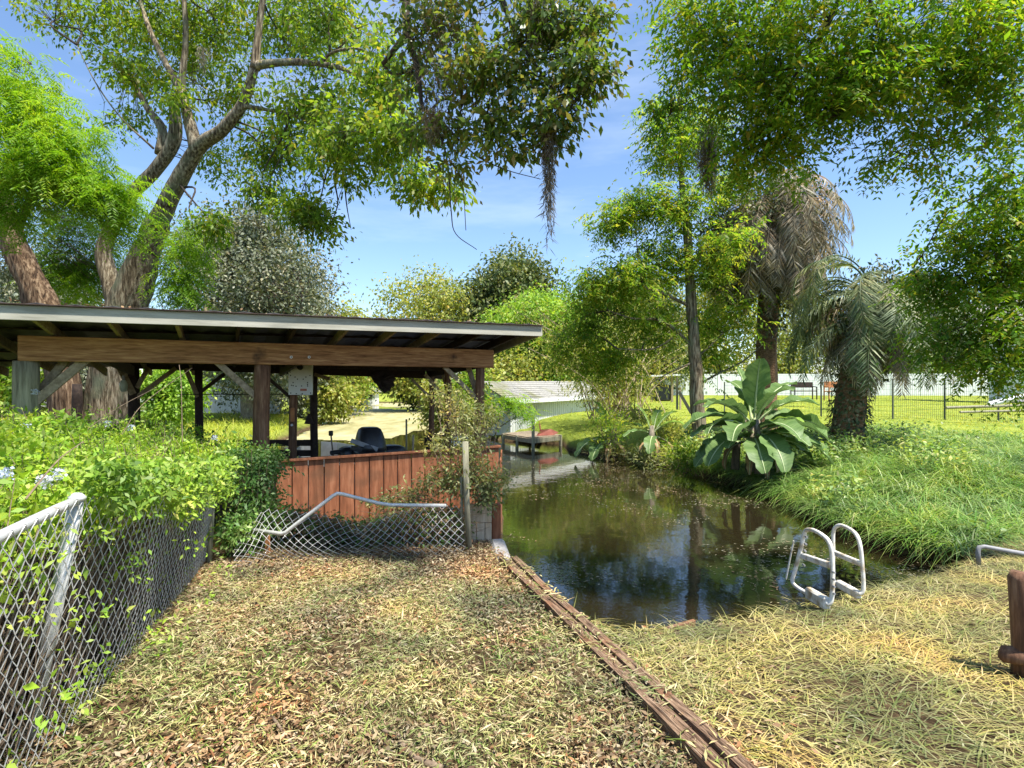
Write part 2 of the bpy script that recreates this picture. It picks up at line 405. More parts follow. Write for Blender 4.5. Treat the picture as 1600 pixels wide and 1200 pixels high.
nt.links.new(n1.outputs['Fac'], bp.inputs['Height']); nt.links.new(bp.outputs['Normal'], b.inputs['Normal'])
structure('ground', np.stack([GX, GY, GZ], -1).reshape(-1, 3), np.stack([ii, ii + 1, ii + nx + 1, ii + nx], 1), m, True)

# water: one dark, still, slightly rippled sheet over the basin and canal
m, nt, b, out = new_mat('pond water')
b.inputs['Base Color'].default_value = (.017, .013, .006, 1); b.inputs['Roughness'].default_value = .045; b.inputs['IOR'].default_value = 1.85; b.inputs['Specular IOR Level'].default_value = .8
tc = nt.nodes.new('ShaderNodeTexCoord'); n1 = nt.nodes.new('ShaderNodeTexNoise'); n1.inputs['Scale'].default_value = 3.2; n1.inputs['Detail'].default_value = 4
nt.links.new(tc.outputs['Object'], n1.inputs['Vector'])
bp = nt.nodes.new('ShaderNodeBump'); bp.inputs['Strength'].default_value = .16; bp.inputs['Distance'].default_value = .02
nt.links.new(n1.outputs['Fac'], bp.inputs['Height']); nt.links.new(bp.outputs['Normal'], b.inputs['Normal'])
wx, wy = np.arange(-20, 7.6, 1.5), np.arange(3, 66.1, 1.5)
WX, WY = np.meshgrid(wx, wy); k = len(wx)
ii = (np.arange(len(wy) - 1)[:, None] * k + np.arange(k - 1)[None]).ravel()
structure('pond_water', np.stack([WX, WY, np.full(WX.shape, WATER_Z)], -1).reshape(-1, 3), np.stack([ii, ii + 1, ii + k + 1, ii + k], 1), m)

# duckweed carpet lying on the far canal, with a ragged near edge
m_duck = surf_mat('duckweed', [(.3, (.20, .19, .07)), (.5, (.34, .31, .15)), (.7, (.44, .40, .23))], (1, .35, 1), 1.3, rough=.9, bump=.3, dist=.01)
cx, cyy = np.arange(-17, 5, .25), np.arange(11, 63, .25)
DX, DY = np.meshgrid(cx, cyy)
nz = fbm(DX * .35 + 3, DY * .22 + 9, 5)
cov = nz + .42 * sstep(DY, 15, 27) - .25 * sstep(DX, -5.5 - (DY - 20) * .12, -3.5 - (DY - 20) * .12) * (DY < 34)
keep = (cov > .76) & (shore_dist(DX, DY) < .1)
px, py = DX[keep], DY[keep]
V = np.stack([np.stack([px + a, py + c_, np.full(px.shape, WATER_Z + .006)], -1) for a, c_ in ((0, 0), (.25, 0), (.25, .25), (0, .25))], 1).reshape(-1, 3)
V[:, :2] += .09 * np.stack([noise2(V[:, 0] * 9, V[:, 1] * 9) - .5, noise2(V[:, 1] * 9 + 40, V[:, 0] * 9) - .5], -1)
tag(mesh('duckweed', V, quads(len(px)), m_duck), 'yellow green duckweed covering the still canal', 'duckweed', kind='stuff')

def simple_leaves_early(C, per, cr, L, W):
    n = len(C) * per; c0 = np.repeat(C, per, 0) + rng.normal(size=(n, 3)) * cr
    l = L * rng.uniform(.5, 1.4, n)
    return kites(c0, rng.normal(size=(n, 3)) * np.array([1, 1, .5]), rng.normal(size=(n, 3)) * .5 + np.array([0, 0, 1.0]), l, l * W / L)

def scatter(n, x0, x1, y0, y1, dens=None, dmin=.02, dmax=1e9):
    x = rng.uniform(x0, x1, n); y = rng.uniform(y0, y1, n); d = shore_dist(x, y)
    k = (d > dmin) & (d < dmax)
    if dens is not None: k &= rng.random(n) < dens(x, y)
    x, y = x[k], y[k]
    return np.stack([x, y, ground_z(x, y)], -1)

# which side of the plank edging: right of it is the grassy bank
def right_of_plank(x, y): return x > (.93 - (y - 2.32) * .31 + .10)

# ---- leaf litter on the near bank (left of the planks)
m_brownleaf = leaf_mat('dead leaves', [(.09, .055, .03), (.28, .18, .095), (.42, .32, .19), (.17, .095, .05), (.54, .44, .29), (.12, .075, .042), (.32, .15, .07)], .1, .75, .2, (1, .9, .7))
m_clip = leaf_mat('mown clippings', [(.14, .20, .04), (.38, .35, .14), (.54, .47, .24), (.23, .30, .07), (.62, .54, .32), (.30, .20, .10), (.18, .25, .06)], .15, .7, .2, (1, 1, .6))
m_straw = leaf_mat('straw grass', [(.42, .36, .12), (.32, .33, .08), (.56, .49, .24), (.19, .24, .05), (.47, .39, .17), (.22, .18, .08), (.48, .43, .15)], .22, .65, .25, (1.1, 1.05, .6))
m_greenblade = leaf_mat('green grass', [(.07, .20, .025), (.14, .31, .04), (.25, .42, .07), (.08, .18, .03), (.40, .50, .15), (.20, .36, .06)], .38, .5, .35, (1.2, 1.1, .5))
m_lawnblade = leaf_mat('sunny lawn grass', [(.34, .42, .04), (.44, .50, .07), (.28, .36, .04), (.52, .52, .12)], .35, .6, .25, (1.15, 1.1, .5))

def lay(p, L, W, tilt=.5, lift=.006):
    n = len(p); a = rng.uniform(0, 2 * np.pi, n)
    d = np.stack([np.cos(a), np.sin(a), rng.normal(0, tilt * .5, n)], -1)
    nr = unit(np.stack([rng.normal(0, tilt, n), rng.normal(0, tilt, n), np.ones(n)], -1))
    c = p + np.array([0, 0, 1]) * (lift + rng.random(n) ** 2 * .045)[:, None]
    return kites(c, d, nr, L, W, .2)

brown_d = lambda x, y: np.where(right_of_plank(x, y), .04, .14 + .9 * sstep(y + 2.2 * (fbm(x * 1.3, y * 1.3) - .5), 3.6, 5.2) + .6 * (fbm(x * 1.7 + 5, y * 1.7) > .53))
p = scatter(170000, -3.4, 1.6, 1.6, 7.6, brown_d)
tag(mesh('leaf_litter', lay(p, rng.uniform(.014, .055, len(p)), rng.uniform(.005, .021, len(p)), .6), quads(len(p)), m_brownleaf), 'brown fallen leaves littering the near bank', 'leaf litter', kind='stuff')
clip_d = lambda x, y: np.where(right_of_plank(x, y), .12, 1 - .75 * sstep(y + 1.6 * (fbm(x * 1.3, y * 1.3) - .5), 4.2, 5.8)) * np.clip(2.6 * fbm(x * 1.5, y * 1.5 + 4) - .65, .12, 1)
p = scatter(170000, -3.2, 1.7, 1.6, 7.0, clip_d)
L = rng.uniform(.02, .10, len(p)) ** 1.0 * np.where(rng.random(len(p)) < .06, 1.9, .85)
tag(mesh('grass_clippings', lay(p, L, rng.uniform(.0025, .0085, len(p)), .75, .012), quads(len(p)), m_clip), 'mown green and tan clippings strewn on the near bank', 'clippings', kind='stuff')
p = scatter(9000, -3.0, .9, 1.8, 5.4, lambda x, y: .5 * (fbm(x * 1.4 + 9, y * 1.4) > .52) * ~right_of_plank(x, y))
n = len(p); a = rng.uniform(0, 6.28, n)
V, Fc = blades(p, np.stack([np.cos(a), np.sin(a), rng.uniform(.3, 1.2, n)], -1), rng.uniform(.05, .13, n), rng.uniform(.005, .010, n), rng.uniform(.2, .9, n), 2)
tag(mesh('grass_tufts', V, Fc, m_greenblade), 'short green grass tufts among the litter', 'grass', kind='stuff')

# ---- long matted straw grass on the right near bank
p = scatter(75000, .3, 7.5, 1.6, 7.4, lambda x, y: right_of_plank(x, y) * (y < 3.9 + (x - .69) * .52 + .2) * (.35 + .8 * fbm(x * 2, y * 2)), .0)
n = len(p); a = rng.normal(-.35, .9, n) + 1.6 * (fbm(p[:, 0] * 1.1, p[:, 1] * 1.1) - .5) + np.where(rng.random(n) < .25, 3.1, 0)
V, Fc = blades(p, np.stack([np.cos(a), np.sin(a), rng.uniform(.12, .75, n)], -1), rng.uniform(.09, .26, n), rng.uniform(.004, .0095, n), rng.uniform(.25, .7, n), 3)
tag(mesh('straw_grass', V, Fc, m_straw), 'long yellow matted grass on the right near bank', 'grass', kind='stuff')
p = scatter(14000, .3, 7.5, 1.6, 7.0, lambda x, y: right_of_plank(x, y) * (y < 3.9 + (x - .69) * .52) * (fbm(x * 1.2 + 3, y * 1.2) > .5), .0)
n = len(p); a = rng.uniform(0, 6.28, n)
V, Fc = blades(p, np.stack([np.cos(a), np.sin(a), rng.uniform(.3, 1.2, n)], -1), rng.uniform(.08, .2, n), rng.uniform(.004, .009, n), rng.uniform(.3, .8, n), 3)
tag(mesh('bank_grass', V, Fc, m_clip), 'olive grass growing through the yellow straw', 'grass', kind='stuff')

# ---- lush green grass bank across the water
def bankside(x, y): return (y > 3.9 + (x - .69) * .52 + .15) & (x > 1.5)
def lush(x, y): return bankside(x, y) * np.clip(1.4 - shore_dist(x, y) / 6.5, 0, 1) * sstep(x, 4.0, 5.0) * (.3 + .9 * fbm(x * 1.1, y * 1.1))
p = scatter(130000, 3.8, 15, 5.6, 17, lush, .0)
n = len(p); a = rng.uniform(0, 6.28, n)
V, Fc = blades(p, np.stack([np.cos(a) - .35, np.sin(a) - .35, rng.uniform(.7, 2.2, n)], -1), rng.uniform(.25, .75, n) * (.35 + 1.2 * fbm(p[:, 0] * 1.1, p[:, 1] * 1.1)), rng.uniform(.012, .026, n), rng.uniform(.4, 1.0, n), 3)
tag(mesh('lush_grass', V, Fc, m_greenblade), 'lush bright green grass overhanging the water on the far bank', 'grass', kind='stuff')
# ---- tall uneven tufts in that bank
m_tall = leaf_mat('tall pale green blades', [(.16, .32, .06), (.30, .46, .12), (.44, .56, .22), (.22, .36, .07), (.50, .50, .24)], .42, .45, .45, (1.2, 1.1, .5))
p0 = scatter(2600, 4.3, 14, 5.9, 16, lambda x, y: lush(x, y) * 1.2, .0)
p = np.repeat(p0, 22, 0) + rng.normal(size=(len(p0) * 22, 3)) * np.array([.07, .07, 0]); n = len(p); a = rng.uniform(0, 6.28, n); hs_ = np.repeat(rng.uniform(.5, 1.25, len(p0)), 22)
V, Fc = blades(p, np.stack([np.cos(a) - .2, np.sin(a) - .2, rng.uniform(1.0, 3.0, n)], -1), rng.uniform(.3, .75, n) * hs_, rng.uniform(.012, .026, n), rng.uniform(.5, 1.2, n), 4)
tag(mesh('tall_grass_tufts', V, Fc, m_tall), 'tall arching grass tufts standing out of the lush far bank', 'grass', kind='stuff')
p = scatter(9000, 4.4, 13, 6.2, 15, lambda x, y: lush(x, y) * (fbm(x * .8 + 7, y * .8) > .5), .05); p[:, 2] += rng.uniform(.12, .5, len(p))
V = simple_leaves_early(p, 5, .08, .09, .045)
tag(mesh('bank_weeds', V, quads(len(V) // 4), m_tall), 'broad leaved weeds mixed into the lush far bank', 'weeds', kind='stuff')
# ---- sunlit lawn beyond
p = scatter(100000, -.5, 40, 13, 48, lambda x, y: bankside(x, y) * np.clip(22 / y, 0, 1) ** 1.6 * (x < y * .95), .1)
n = len(p); a = rng.uniform(0, 6.28, n)
V, Fc = blades(p, np.stack([np.cos(a), np.sin(a), rng.uniform(.6, 1.8, n)], -1), rng.uniform(.08, .2, n), .010 + .0006 * p[:, 1], rng.uniform(.3, .8, n), 2)
tag(mesh('lawn_grass', V, Fc, m_lawnblade), 'short sunlit yellow green lawn behind the water', 'grass', kind='stuff')
p = scatter(26000, -16, -4, 8.5, 34, lambda x, y: np.clip(14 / y, 0, 1) * (x < -2.5 - .3 * y), .1)
n = len(p); a = rng.uniform(0, 6.28, n)
V, Fc = blades(p, np.stack([np.cos(a), np.sin(a), rng.uniform(1., 2.6, n)], -1), rng.uniform(.25, .8, n), .016 + .0006 * p[:, 1], rng.uniform(.3, .8, n), 3)
tag(mesh('tall_weeds', V, Fc, m_lawnblade), 'tall sunlit yellow green weeds behind the boathouse', 'weeds', kind='stuff')

# ---- bits floating on the pond
m_float = leaf_mat('floating bits', [(.10, .07, .03), (.34, .28, .16), (.05, .04, .02), (.46, .42, .30), (.18, .17, .06)], .05, .6, .4)
x = rng.uniform(-.2, 5.3, 26000); y = 3.7 + 13 * rng.random(26000) ** 1.5
k = (shore_dist(x, y) < -.03) & (rng.random(26000) < 2.6 * (fbm(x * 1.1 + 2, y * 1.1, 5) - .45)); x, y = x[k], y[k]; n = len(x)
a = rng.uniform(0, 6.28, n)
V = kites(np.stack([x, y, np.full(n, WATER_Z + .005)], -1), np.stack([np.cos(a), np.sin(a), np.zeros(n)], -1), np.tile([0, 0, 1.0], (n, 1)), rng.uniform(.015, .07, n), rng.uniform(.006, .024, n), .02)
V[2::4, 2] = WATER_Z + .006
tag(mesh('floating_debris', V, quads(n), m_float), 'small leaves and bits floating on the dark water', 'debris', kind='stuff')
# ---------------------------------------------------------------- boathouse
A0 = np.array([-5.5, 6.2]); DD = np.array([5.2, 2.7]); DL = np.linalg.norm(DD); DU = DD / DL; NB = np.array([-DU[1], DU[0]])
def row(u, s):
    """plan point on the line s metres behind the front beam, seen at photo column u"""
    k = (u - CU) / F; o = A0 + NB * s
    t = (k * o[1] - o[0]) / (DD[0] - k * DD[1])
    return o + DD * t
def bt(t, s, z): q = A0 + DD * t + NB * s; return np.array([q[0], q[1], z])
def vz(v, Y): return EYE - (v - CV) / F * Y

bh = thing('boathouse', 'open timber boathouse with low shed roof and red plank skirting over the water', 'boathouse', (-3, 7.6, -.3))
BZ = 1.86                      # underside of the front beam
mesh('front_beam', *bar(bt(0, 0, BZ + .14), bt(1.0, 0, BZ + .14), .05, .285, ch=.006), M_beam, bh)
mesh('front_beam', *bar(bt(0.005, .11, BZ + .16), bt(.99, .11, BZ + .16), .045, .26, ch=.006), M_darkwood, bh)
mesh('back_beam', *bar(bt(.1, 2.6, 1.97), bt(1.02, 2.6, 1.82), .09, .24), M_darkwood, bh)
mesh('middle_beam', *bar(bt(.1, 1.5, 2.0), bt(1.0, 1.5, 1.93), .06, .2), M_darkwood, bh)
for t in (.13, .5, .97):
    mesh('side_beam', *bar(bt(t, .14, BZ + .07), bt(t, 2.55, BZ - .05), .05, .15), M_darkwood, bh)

def post(u, s, r, top, mat, lean=0.0, zb=-.75, seed=0):
    q = row(u, s)
    z = np.linspace(zb, top, 9)
    path = np.stack([q[0] + lean * (top - z), np.full(9, q[1]), z], -1)
    path[:, 0] += np.sin(z * 2.3 + seed) * .008
    return mesh('post', *tube(path, np.linspace(r * 1.08, r * .96, 9), 14, .03, 5, seed), mat, bh, True)
tag(post(41, .1, .125, BZ, M_greypost, 0, -.3, 1), 'grey green round post')
post(410, .1, .105, BZ + .02, M_post, -.01, -.4, 2)
post(750, .08, .075, BZ + .02, M_post, 0, -.9, 3)
post(458, 1.5, .062, 1.9, M_post, 0, -.9, 4)
post(700, 1.5, .066, 1.86, M_post, 0, -.9, 5)
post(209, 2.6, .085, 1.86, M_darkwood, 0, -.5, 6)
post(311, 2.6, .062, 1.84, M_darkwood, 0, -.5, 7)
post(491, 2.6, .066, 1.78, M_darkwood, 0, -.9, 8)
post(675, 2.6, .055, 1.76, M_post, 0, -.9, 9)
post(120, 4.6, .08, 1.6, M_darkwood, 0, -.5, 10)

def brace(u1, v1, s1, u2, v2, s2, w=.045, h=.09, mat=None):
    a, b = row(u1, s1), row(u2, s2)
    p = (a[0], a[1], vz(v1, a[1])); q = (b[0], b[1], vz(v2, b[1]))
    mesh('brace', *bar(p, q, w, h, up=(*NB, 0) if False else (0, 0, 1)), mat or M_brace, bh)
brace(140, 557, .06, 50, 632, .10, .04, .1)
brace(108, 557, .2, 62, 612, .3, .04, .09)
brace(335, 562, .06, 412, 630, .10, .03, .08)
brace(180, 560, 2.4, 208, 616, 2.5, .04, .09)
brace(275, 575, 2.55, 212, 622, 2.55, .03, .07)
brace(232, 574, 2.4, 214, 606, 2.5, .03, .07)
brace(290, 576, 2.45, 309, 620, 2.55, .03, .07)
brace(351, 584, 2.55, 314, 612, 2.55, .03, .06, M_darkwood)
brace(418, 590, 1.5, 460, 626, 1.5, .03, .05, M_darkwood)
brace(492, 585, 2.4, 515, 592, 2.1, .03, .06)
brace(694, 573, .08, 750, 628, .1, .04, .07)
brace(732, 574, .3, 747, 622, .2, .04, .08)
brace(664, 585, 1.5, 699, 624, 1.5, .04, .06)
brace(692, 586, 1.7, 699, 612, 1.6, .03, .06)
brace(643, 592, 2.6, 673, 622, 2.6, .03, .05)
# low rails between the inner posts
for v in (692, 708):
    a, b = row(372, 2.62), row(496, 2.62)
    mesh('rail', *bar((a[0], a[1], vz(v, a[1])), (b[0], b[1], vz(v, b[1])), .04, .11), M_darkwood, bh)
# a thin pipe rail strung behind
a, b = row(280, 2.5), row(456, 1.6)
mesh('cable', *tube([(a[0], a[1], vz(616, a[1])), (b[0], b[1], vz(616, b[1]))], .008, 5), M_black, bh)

# roof: falls gently to the back; s from -.78 to 3.4
RS = .125
def rz_(t, s): return 2.30 + .075 * (t - 0) - RS * (s + .78)
T0, T1, S0, S1 = -.55, 1.075, -.78, 3.4
ns, ncor = 6, 120
V = []
for i in range(ns + 1):
    s = S0 - .03 + (S1 - S0 + .03) * i / ns
    for j in range(ncor + 1):
        t = T0 + (T1 - T0) * j / ncor
        V.append(bt(t, s, rz_(t, s) + .105 + .009 * math.sin(j * math.pi * .5 * 1.0) * 1.2))
Fr = [(i * (ncor + 1) + j, i * (ncor + 1) + j + 1, (i + 1) * (ncor + 1) + j + 1, (i + 1) * (ncor + 1) + j) for i in range(ns) for j in range(ncor)]
ro = mesh('roof_sheet', V, Fr, M_roofmetal, bh)
sol = ro.modifiers.new('thick', 'SOLIDIFY'); sol.thickness = .006; sol.offset = -1
# fascia with drip edge
def fas(t, z): return bt(t, S0, rz_(t, S0) + z)
mesh('fascia', *bar(fas(T0, .015), fas(T1, .015), .022, .15, ch=.003), M_fascia, bh)
mesh('drip_edge', *bar(fas(T0, .098) - np.array([*NB, 0]) * .02, fas(T1, .098) - np.array([*NB, 0]) * .02, .06, .014, ch=.002), M_darkwood, bh)
for t in np.arange(T0 + .06, T1 - .03, .108):
    mesh('rafter', *bar(bt(t, S0 + .02, rz_(t, S0) + .015), bt(t, S1 - .05, rz_(t, S1) + .015), .042, .115), M_brace if int(t * 50) % 3 else M_darkwood, bh)
for s in (-.42, .35, 1.1, 1.9, 2.7):
    mesh('purlin', *bar(bt(T0, s, rz_(T0, s) + .086), bt(T1 - .01, s, rz_(T1, s) + .086), .07, .022), M_brace if s < 0 else M_darkwood, bh)
mesh('rake_board', *bar(bt(T1, S0, rz_(T1, S0) + .02), bt(T1, S1, rz_(T1, S1) + .02), .02, .13), M_fascia, bh)

for u_ in (455, 483):
    q = row(u_, -.03); mesh('washer', *tube([(q[0], q[1], vz(558, q[1])), (q[0] + DU[1] * .012, q[1] - DU[0] * .012, vz(558, q[1]))], .018, 10), M_white, bh)
    mesh('bolt', *tube([(q[0], q[1], vz(558, q[1])), (q[0] + DU[1] * .02, q[1] - DU[0] * .02, vz(558, q[1]))], .009, 8), M_black, bh)
# red skirting of separate vertical planks, with a cap rail
sk = mesh('cap_rail', *bar(np.append(row(428, 0), .575), np.append(row(781, 0), .60), .09, .035, ch=.004), M_redwall, bh)
qa, qb = row(431, 0), row(780, 0)
npl = 16
for i in range(npl):
    f0, f1 = i / npl, (i + 1) / npl - .0035
    a, b = qa + (qb - qa) * f0, qa + (qb - qa) * f1
    off = NB * rng.normal(0, .003)
    zt = .555 + .022 * f0; c = (a + b) / 2 + off
    V, Fc = box((c[0], c[1], (zt - .95) / 2), (np.linalg.norm(b - a), .022, zt + .95), BA, .004)
    mesh('plank', V, Fc, M_redwall, sk)
V, Fc = bar(np.append(qa + NB * .05, .40), np.append(qb + NB * .05, .42), .04, .09); mesh('rail', V, Fc, M_darkwood, bh)
# return side of the skirting down to the near bank
for i, (y0, y1, zt) in enumerate(((8.75, 8.40, .57), (8.39, 8.05, .50), (8.04, 7.70, .38), (7.69, 7.35, .30), (7.34, 7.02, .22), (7.01, 6.70, .16))):
    mesh('plank', *box((-.165 - .004 * (i % 2), (y0 + y1) / 2, (zt - .95) / 2), (.024, y0 - y1, zt + .95), 0, .004), M_redwall, sk)
mesh('corner_post', *box((-.19, 6.64, -.33), (.11, .10, 1.0), .1, .008), M_redwall, bh)

# ---- pale bare boards patched into the corner
pb = thing('board_patch', 'pale bare timber boards patched beside the red corner post', 'boards', (-.45, 6.5, -.35))
for x0, x1, z0, z1 in ((-.56, -.24, -.02, .20), (-.56, -.42, -.36, -.027), (-.413, -.32, -.36, -.027), (-.313, -.24, -.36, -.027)):
    mesh('board', *box(((x0 + x1) / 2, 6.52 + rng.normal(0, .004), (z0 + z1) / 2), (x1 - x0, .022, z1 - z0), 0, .003), M_pale, pb)

# ---- things on and around the boathouse
q = row(470, 1.32); c = np.array([q[0], q[1]])
cb = thing('control_panel', 'white metal panel with black knob and bolt holes hung under the beam', 'panel', (c[0], c[1], 1.3))
zt, zb_ = vz(569, c[1]), vz(617, c[1]); wpx = 36 / F * c[1]
mesh('plate', *box((c[0], c[1], (zt + zb_) / 2), (wpx, .05, zt - zb_), .12, .006), M_white, cb)
def disc(c, r, n=14, th=.012, ax=(0, -1, 0)):
    ax = np.asarray(ax, float); return tube([np.asarray(c, float), np.asarray(c, float) + ax * th], r, n)
pdir = np.array([math.sin(.12), -math.cos(.12), 0]); px_ = np.array([math.cos(.12), math.sin(.12), 0])
def on_plate(a, b): return np.array([c[0], c[1], zb_]) + px_ * (a - .5) * wpx + np.array([0, 0, (zt - zb_) * b]) + pdir * .024
mesh('knob', *disc(on_plate(.5, .90), .045, 18, .03, pdir), M_black, cb)
for a_, b_ in ((.07, .74), (.09, .63), (.90, .63), (.28, .58), (.73, .58), (.38, .51), (.62, .51), (.2, .40), (.2, .30), (.8, .40), (.8, .34), (.8, .29), (.32, .28), (.55, .29), (.1, .06), (.33, .04), (.58, .04), (.93, .06), (.13, .31)):
    mesh('bolt_hole', *disc(on_plate(a_, b_), .010, 8, .004, pdir), M_black, cb)
mesh('red_sticker', *box(on_plate(.63, .165), (.10, .004, .035), .12), M_redplastic, cb)
hp = thing('hose_box', 'small orange tool holder fixed to the post below the white panel', 'holder', P(457, 660, row(457, 1.4)[1]))
q = row(457, 1.42); mesh('holder', *box((q[0], q[1], vz(648, q[1])), (.06, .03, .22), 0, .006), M_orange, hp); mesh('hook', *disc((q[0], q[1] - .016, vz(664, q[1])), .02, 10), M_whitewood, hp)
q = row(483, 2.5); Vq, Fq = tube([(q[0], q[1], vz(646, q[1])), (q[0], q[1], vz(650, q[1])), (q[0], q[1], vz(662, q[1])), (q[0], q[1], vz(663, q[1]))], [.015, .035, .085, .0001], 12)
tag(mesh('lantern', Vq, Fq, M_darkwood), 'dark bell shaped lantern on the inner boathouse post', 'lantern')
q = row(193, 2.4); lz = vz(612, q[1])
ll = thing('bulb_lamp', 'pale green glass jar lamp hanging beside the dark post', 'lamp', (q[0], q[1], lz))
mesh('globe', *tube([(q[0], q[1], lz + .0), (q[0], q[1], lz + .03), (q[0], q[1], lz + .10), (q[0], q[1], lz + .15), (q[0], q[1], lz + .18)], [.03, .05, .058, .045, .025], 14), surf_mat('pale glass', [(.3, (.42, .50, .42)), (.7, (.6, .66, .58))], rough=.2, bump=0), ll, True)
mesh('socket', *tube([(q[0], q[1], lz + .18), (q[0], q[1], lz + .25)], .022, 10), M_grey, ll)
# dark ragged cloth hanging from the back beam
q0 = row(598, 2.45); n_ = 9; V = []; rr = np.random.default_rng(4)
top = [(580, 584), (588, 581), (598, 580), (608, 581), (614, 583), (617, 590)]
edge = [(580, 590), (584, 597), (588, 600), (592, 607), (597, 609), (601, 615), (605, 611), (609, 611), (612, 605), (617, 603), (615, 597), (618, 592)]
ring = [(578, 587)] + edge + [(616, 586)] + top[::-1][1:]
Yc = q0[1]
V = [P(598, 594, Yc) + np.array([0, -.09, 0])] + [P(u_, v_, Yc) for u_, v_ in ring] + [P((u_ + 598) / 2 + rr.normal(0, 1.5), (v_ + 594) / 2, Yc) + np.array([0, -.05 + rr.normal(0, .03), 0]) for u_, v_ in ring]
n_ = len(ring); Fc = []
for i in range(n_):
    j = (i + 1) % n_; Fc += [(1 + i, 1 + j, 1 + n_ + j, 1 + n_ + i), (1 + n_ + i, 1 + n_ + j, 0)]
rg = tag(mesh('hanging_rag', V, Fc, M_rag), 'dark ragged cloth hanging from the rear roof beam', 'rag')
sol = rg.modifiers.new('thick', 'SOLIDIFY'); sol.thickness = .03

# ---- boat moored in the slip
bo = thing('moored_boat', 'grey metal skiff with black motor and seats moored inside the boathouse', 'boat', (*row(580, 1.2), -.5))
def lathe_profile(c, rx, ry, prof, n=16, tilt=0.0, rz=0.0):
    V = []; th = np.linspace(0, 2 * np.pi, n, endpoint=False)
    for (r, z) in prof:
        x = np.sign(np.cos(th)) * np.abs(np.cos(th)) ** .7 * rx * r; y = np.sign(np.sin(th)) * np.abs(np.sin(th)) ** .7 * ry * r
        V.append(np.stack([x, y + tilt * z, np.full(n, z)], -1))
    V = np.concatenate(V); c_, s_ = math.cos(rz), math.sin(rz)
    V = V @ np.array([[c_, s_, 0], [-s_, c_, 0], [0, 0, 1]]) + np.asarray(c)
    m = len(prof); Fc = [(i * n + j, i * n + (j + 1) % n, (i + 1) * n + (j + 1) % n, (i + 1) * n + j) for i in range(m - 1) for j in range(n)]
    return V, Fc + [tuple(range(n - 1, -1, -1)), tuple(range((m - 1) * n, m * n))]
qm = row(578, .9); zt = vz(668, qm[1]); zg = .36
H = zt - zg
V, Fc = lathe_profile((qm[0], qm[1], zg), .24, .30, [(.86, 0), (.98, .03), (1, H * .28), (.97, H * .34)], 18, 0, BA)
mesh('motor_pan', V, Fc, M_black, bo, True)
V, Fc = lathe_profile((qm[0] + .01, qm[1], zg + H * .35), .235, .29, [(1, 0), (.99, H * .12), (.93, H * .3), (.82, H * .48), (.70, H * .60), (.52, H * .65), (.2, H * .66)], 18, .18, BA)
mesh('motor_cowl', V, Fc, M_black, bo, True)
for k_, (dz, sl) in enumerate(((.42, .12), (.62, .15))):
    a = np.array([qm[0] - .22, qm[1] - .29, zg + H * dz + .03]); b_ = a + np.array([.40, .06, -sl])
    mesh('cowl_strap', *bar(a, b_, .03, .07, ch=.01), M_grey if k_ else M_black, bo)
mesh('motor_leg', *box((qm[0], qm[1] + .05, -.2), (.12, .2, 1.1), BA, .02), M_black, bo)
for u_, w_, dz in ((545, .17, .15), (610, .26, .14)):
    qs = row(u_, 1.3)
    V, Fc = lathe_profile((qs[0], qs[1], zg - .03), w_, .2, [(.9, 0), (1, .05), (1, dz), (.9, dz + .06), (.6, dz + .09), (.2, dz + .10)], 16, 0, BA)
    mesh('seat', V, Fc, M_black, bo, True)
qs = row(527, 1.2); mesh('tiller', *bar((qs[0] - .12, qs[1], zg + .13), (qs[0] + .2, qs[1] + .1, zg + .17), .07, .07, ch=.02), M_black, bo)
# hull: stations along the slip direction NB
V = []; st = [(.55, .62, -.72), (.8, .68, -.74), (2.2, .68, -.74), (3.6, .6, -.70), (4.5, .35, -.55), (4.9, .06, -.35)]
cc = row(578, 0)
for s, w_, zb_ in st:
    for a_, z_ in ((-w_, zg - .04), (-w_ * .95, -.2), (-w_ * .8, zb_), (w_ * .8, zb_), (w_ * .95, -.2), (w_, zg - .04)):
        q_ = cc + NB * s + DU * a_; V.append((q_[0], q_[1], z_))
Fc = [(i * 6 + j, i * 6 + j + 1, (i + 1) * 6 + j + 1, (i + 1) * 6 + j) for i in range(5) for j in range(5)] + [(5, 4, 3, 2, 1, 0)]
hu = mesh('hull', V, Fc, M_alu, bo); sol = hu.modifiers.new('thick', 'SOLIDIFY'); sol.thickness = .02
qp = row(517, 1.9)
pd = thing('paddle', 'upright wooden paddle with black grip leaning beside the boat', 'paddle', (qp[0], qp[1], .2))
mesh('shaft', *tube([(qp[0] + .05, qp[1], vz(722, qp[1])), (qp[0], qp[1], vz(678, qp[1]))], .014, 8), M_brace, pd)
mesh('grip', *box((qp[0], qp[1], vz(677, qp[1])), (.07, .05, .09), 0, .012), M_black, pd)
# folding chair on the walkway at the right
qc = row(680, 1.7); zc = vz(702, qc[1])
ch = thing('deck_chair', 'dark folding chair standing on the boathouse walkway', 'chair', (qc[0], qc[1], zc - .3))
mesh('backrest', *bar((qc[0] - .12, qc[1], zc - .05), (qc[0] - .12, qc[1] + .05, zc + .26), .03, .16, up=(1, 0, 0)), M_darkwood, ch)
mesh('seat', *box((qc[0] + .08, qc[1], zc - .02), (.38, .36, .03), 0, .008), M_darkwood, ch)
for dx in (-.1, .24):
    for dy in (-.15, .15): mesh('leg', *bar((qc[0] + dx, qc[1] + dy, zc - .5), (qc[0] + dx * .9, qc[1] + dy, zc - .03), .025, .025), M_grey, ch)
for dy in (-.16, .16): mesh('armrest', *bar((qc[0] - .12, qc[1] + dy, zc + .2), (qc[0] + .22, qc[1] + dy, zc + .04), .03, .03), M_darkwood, ch)
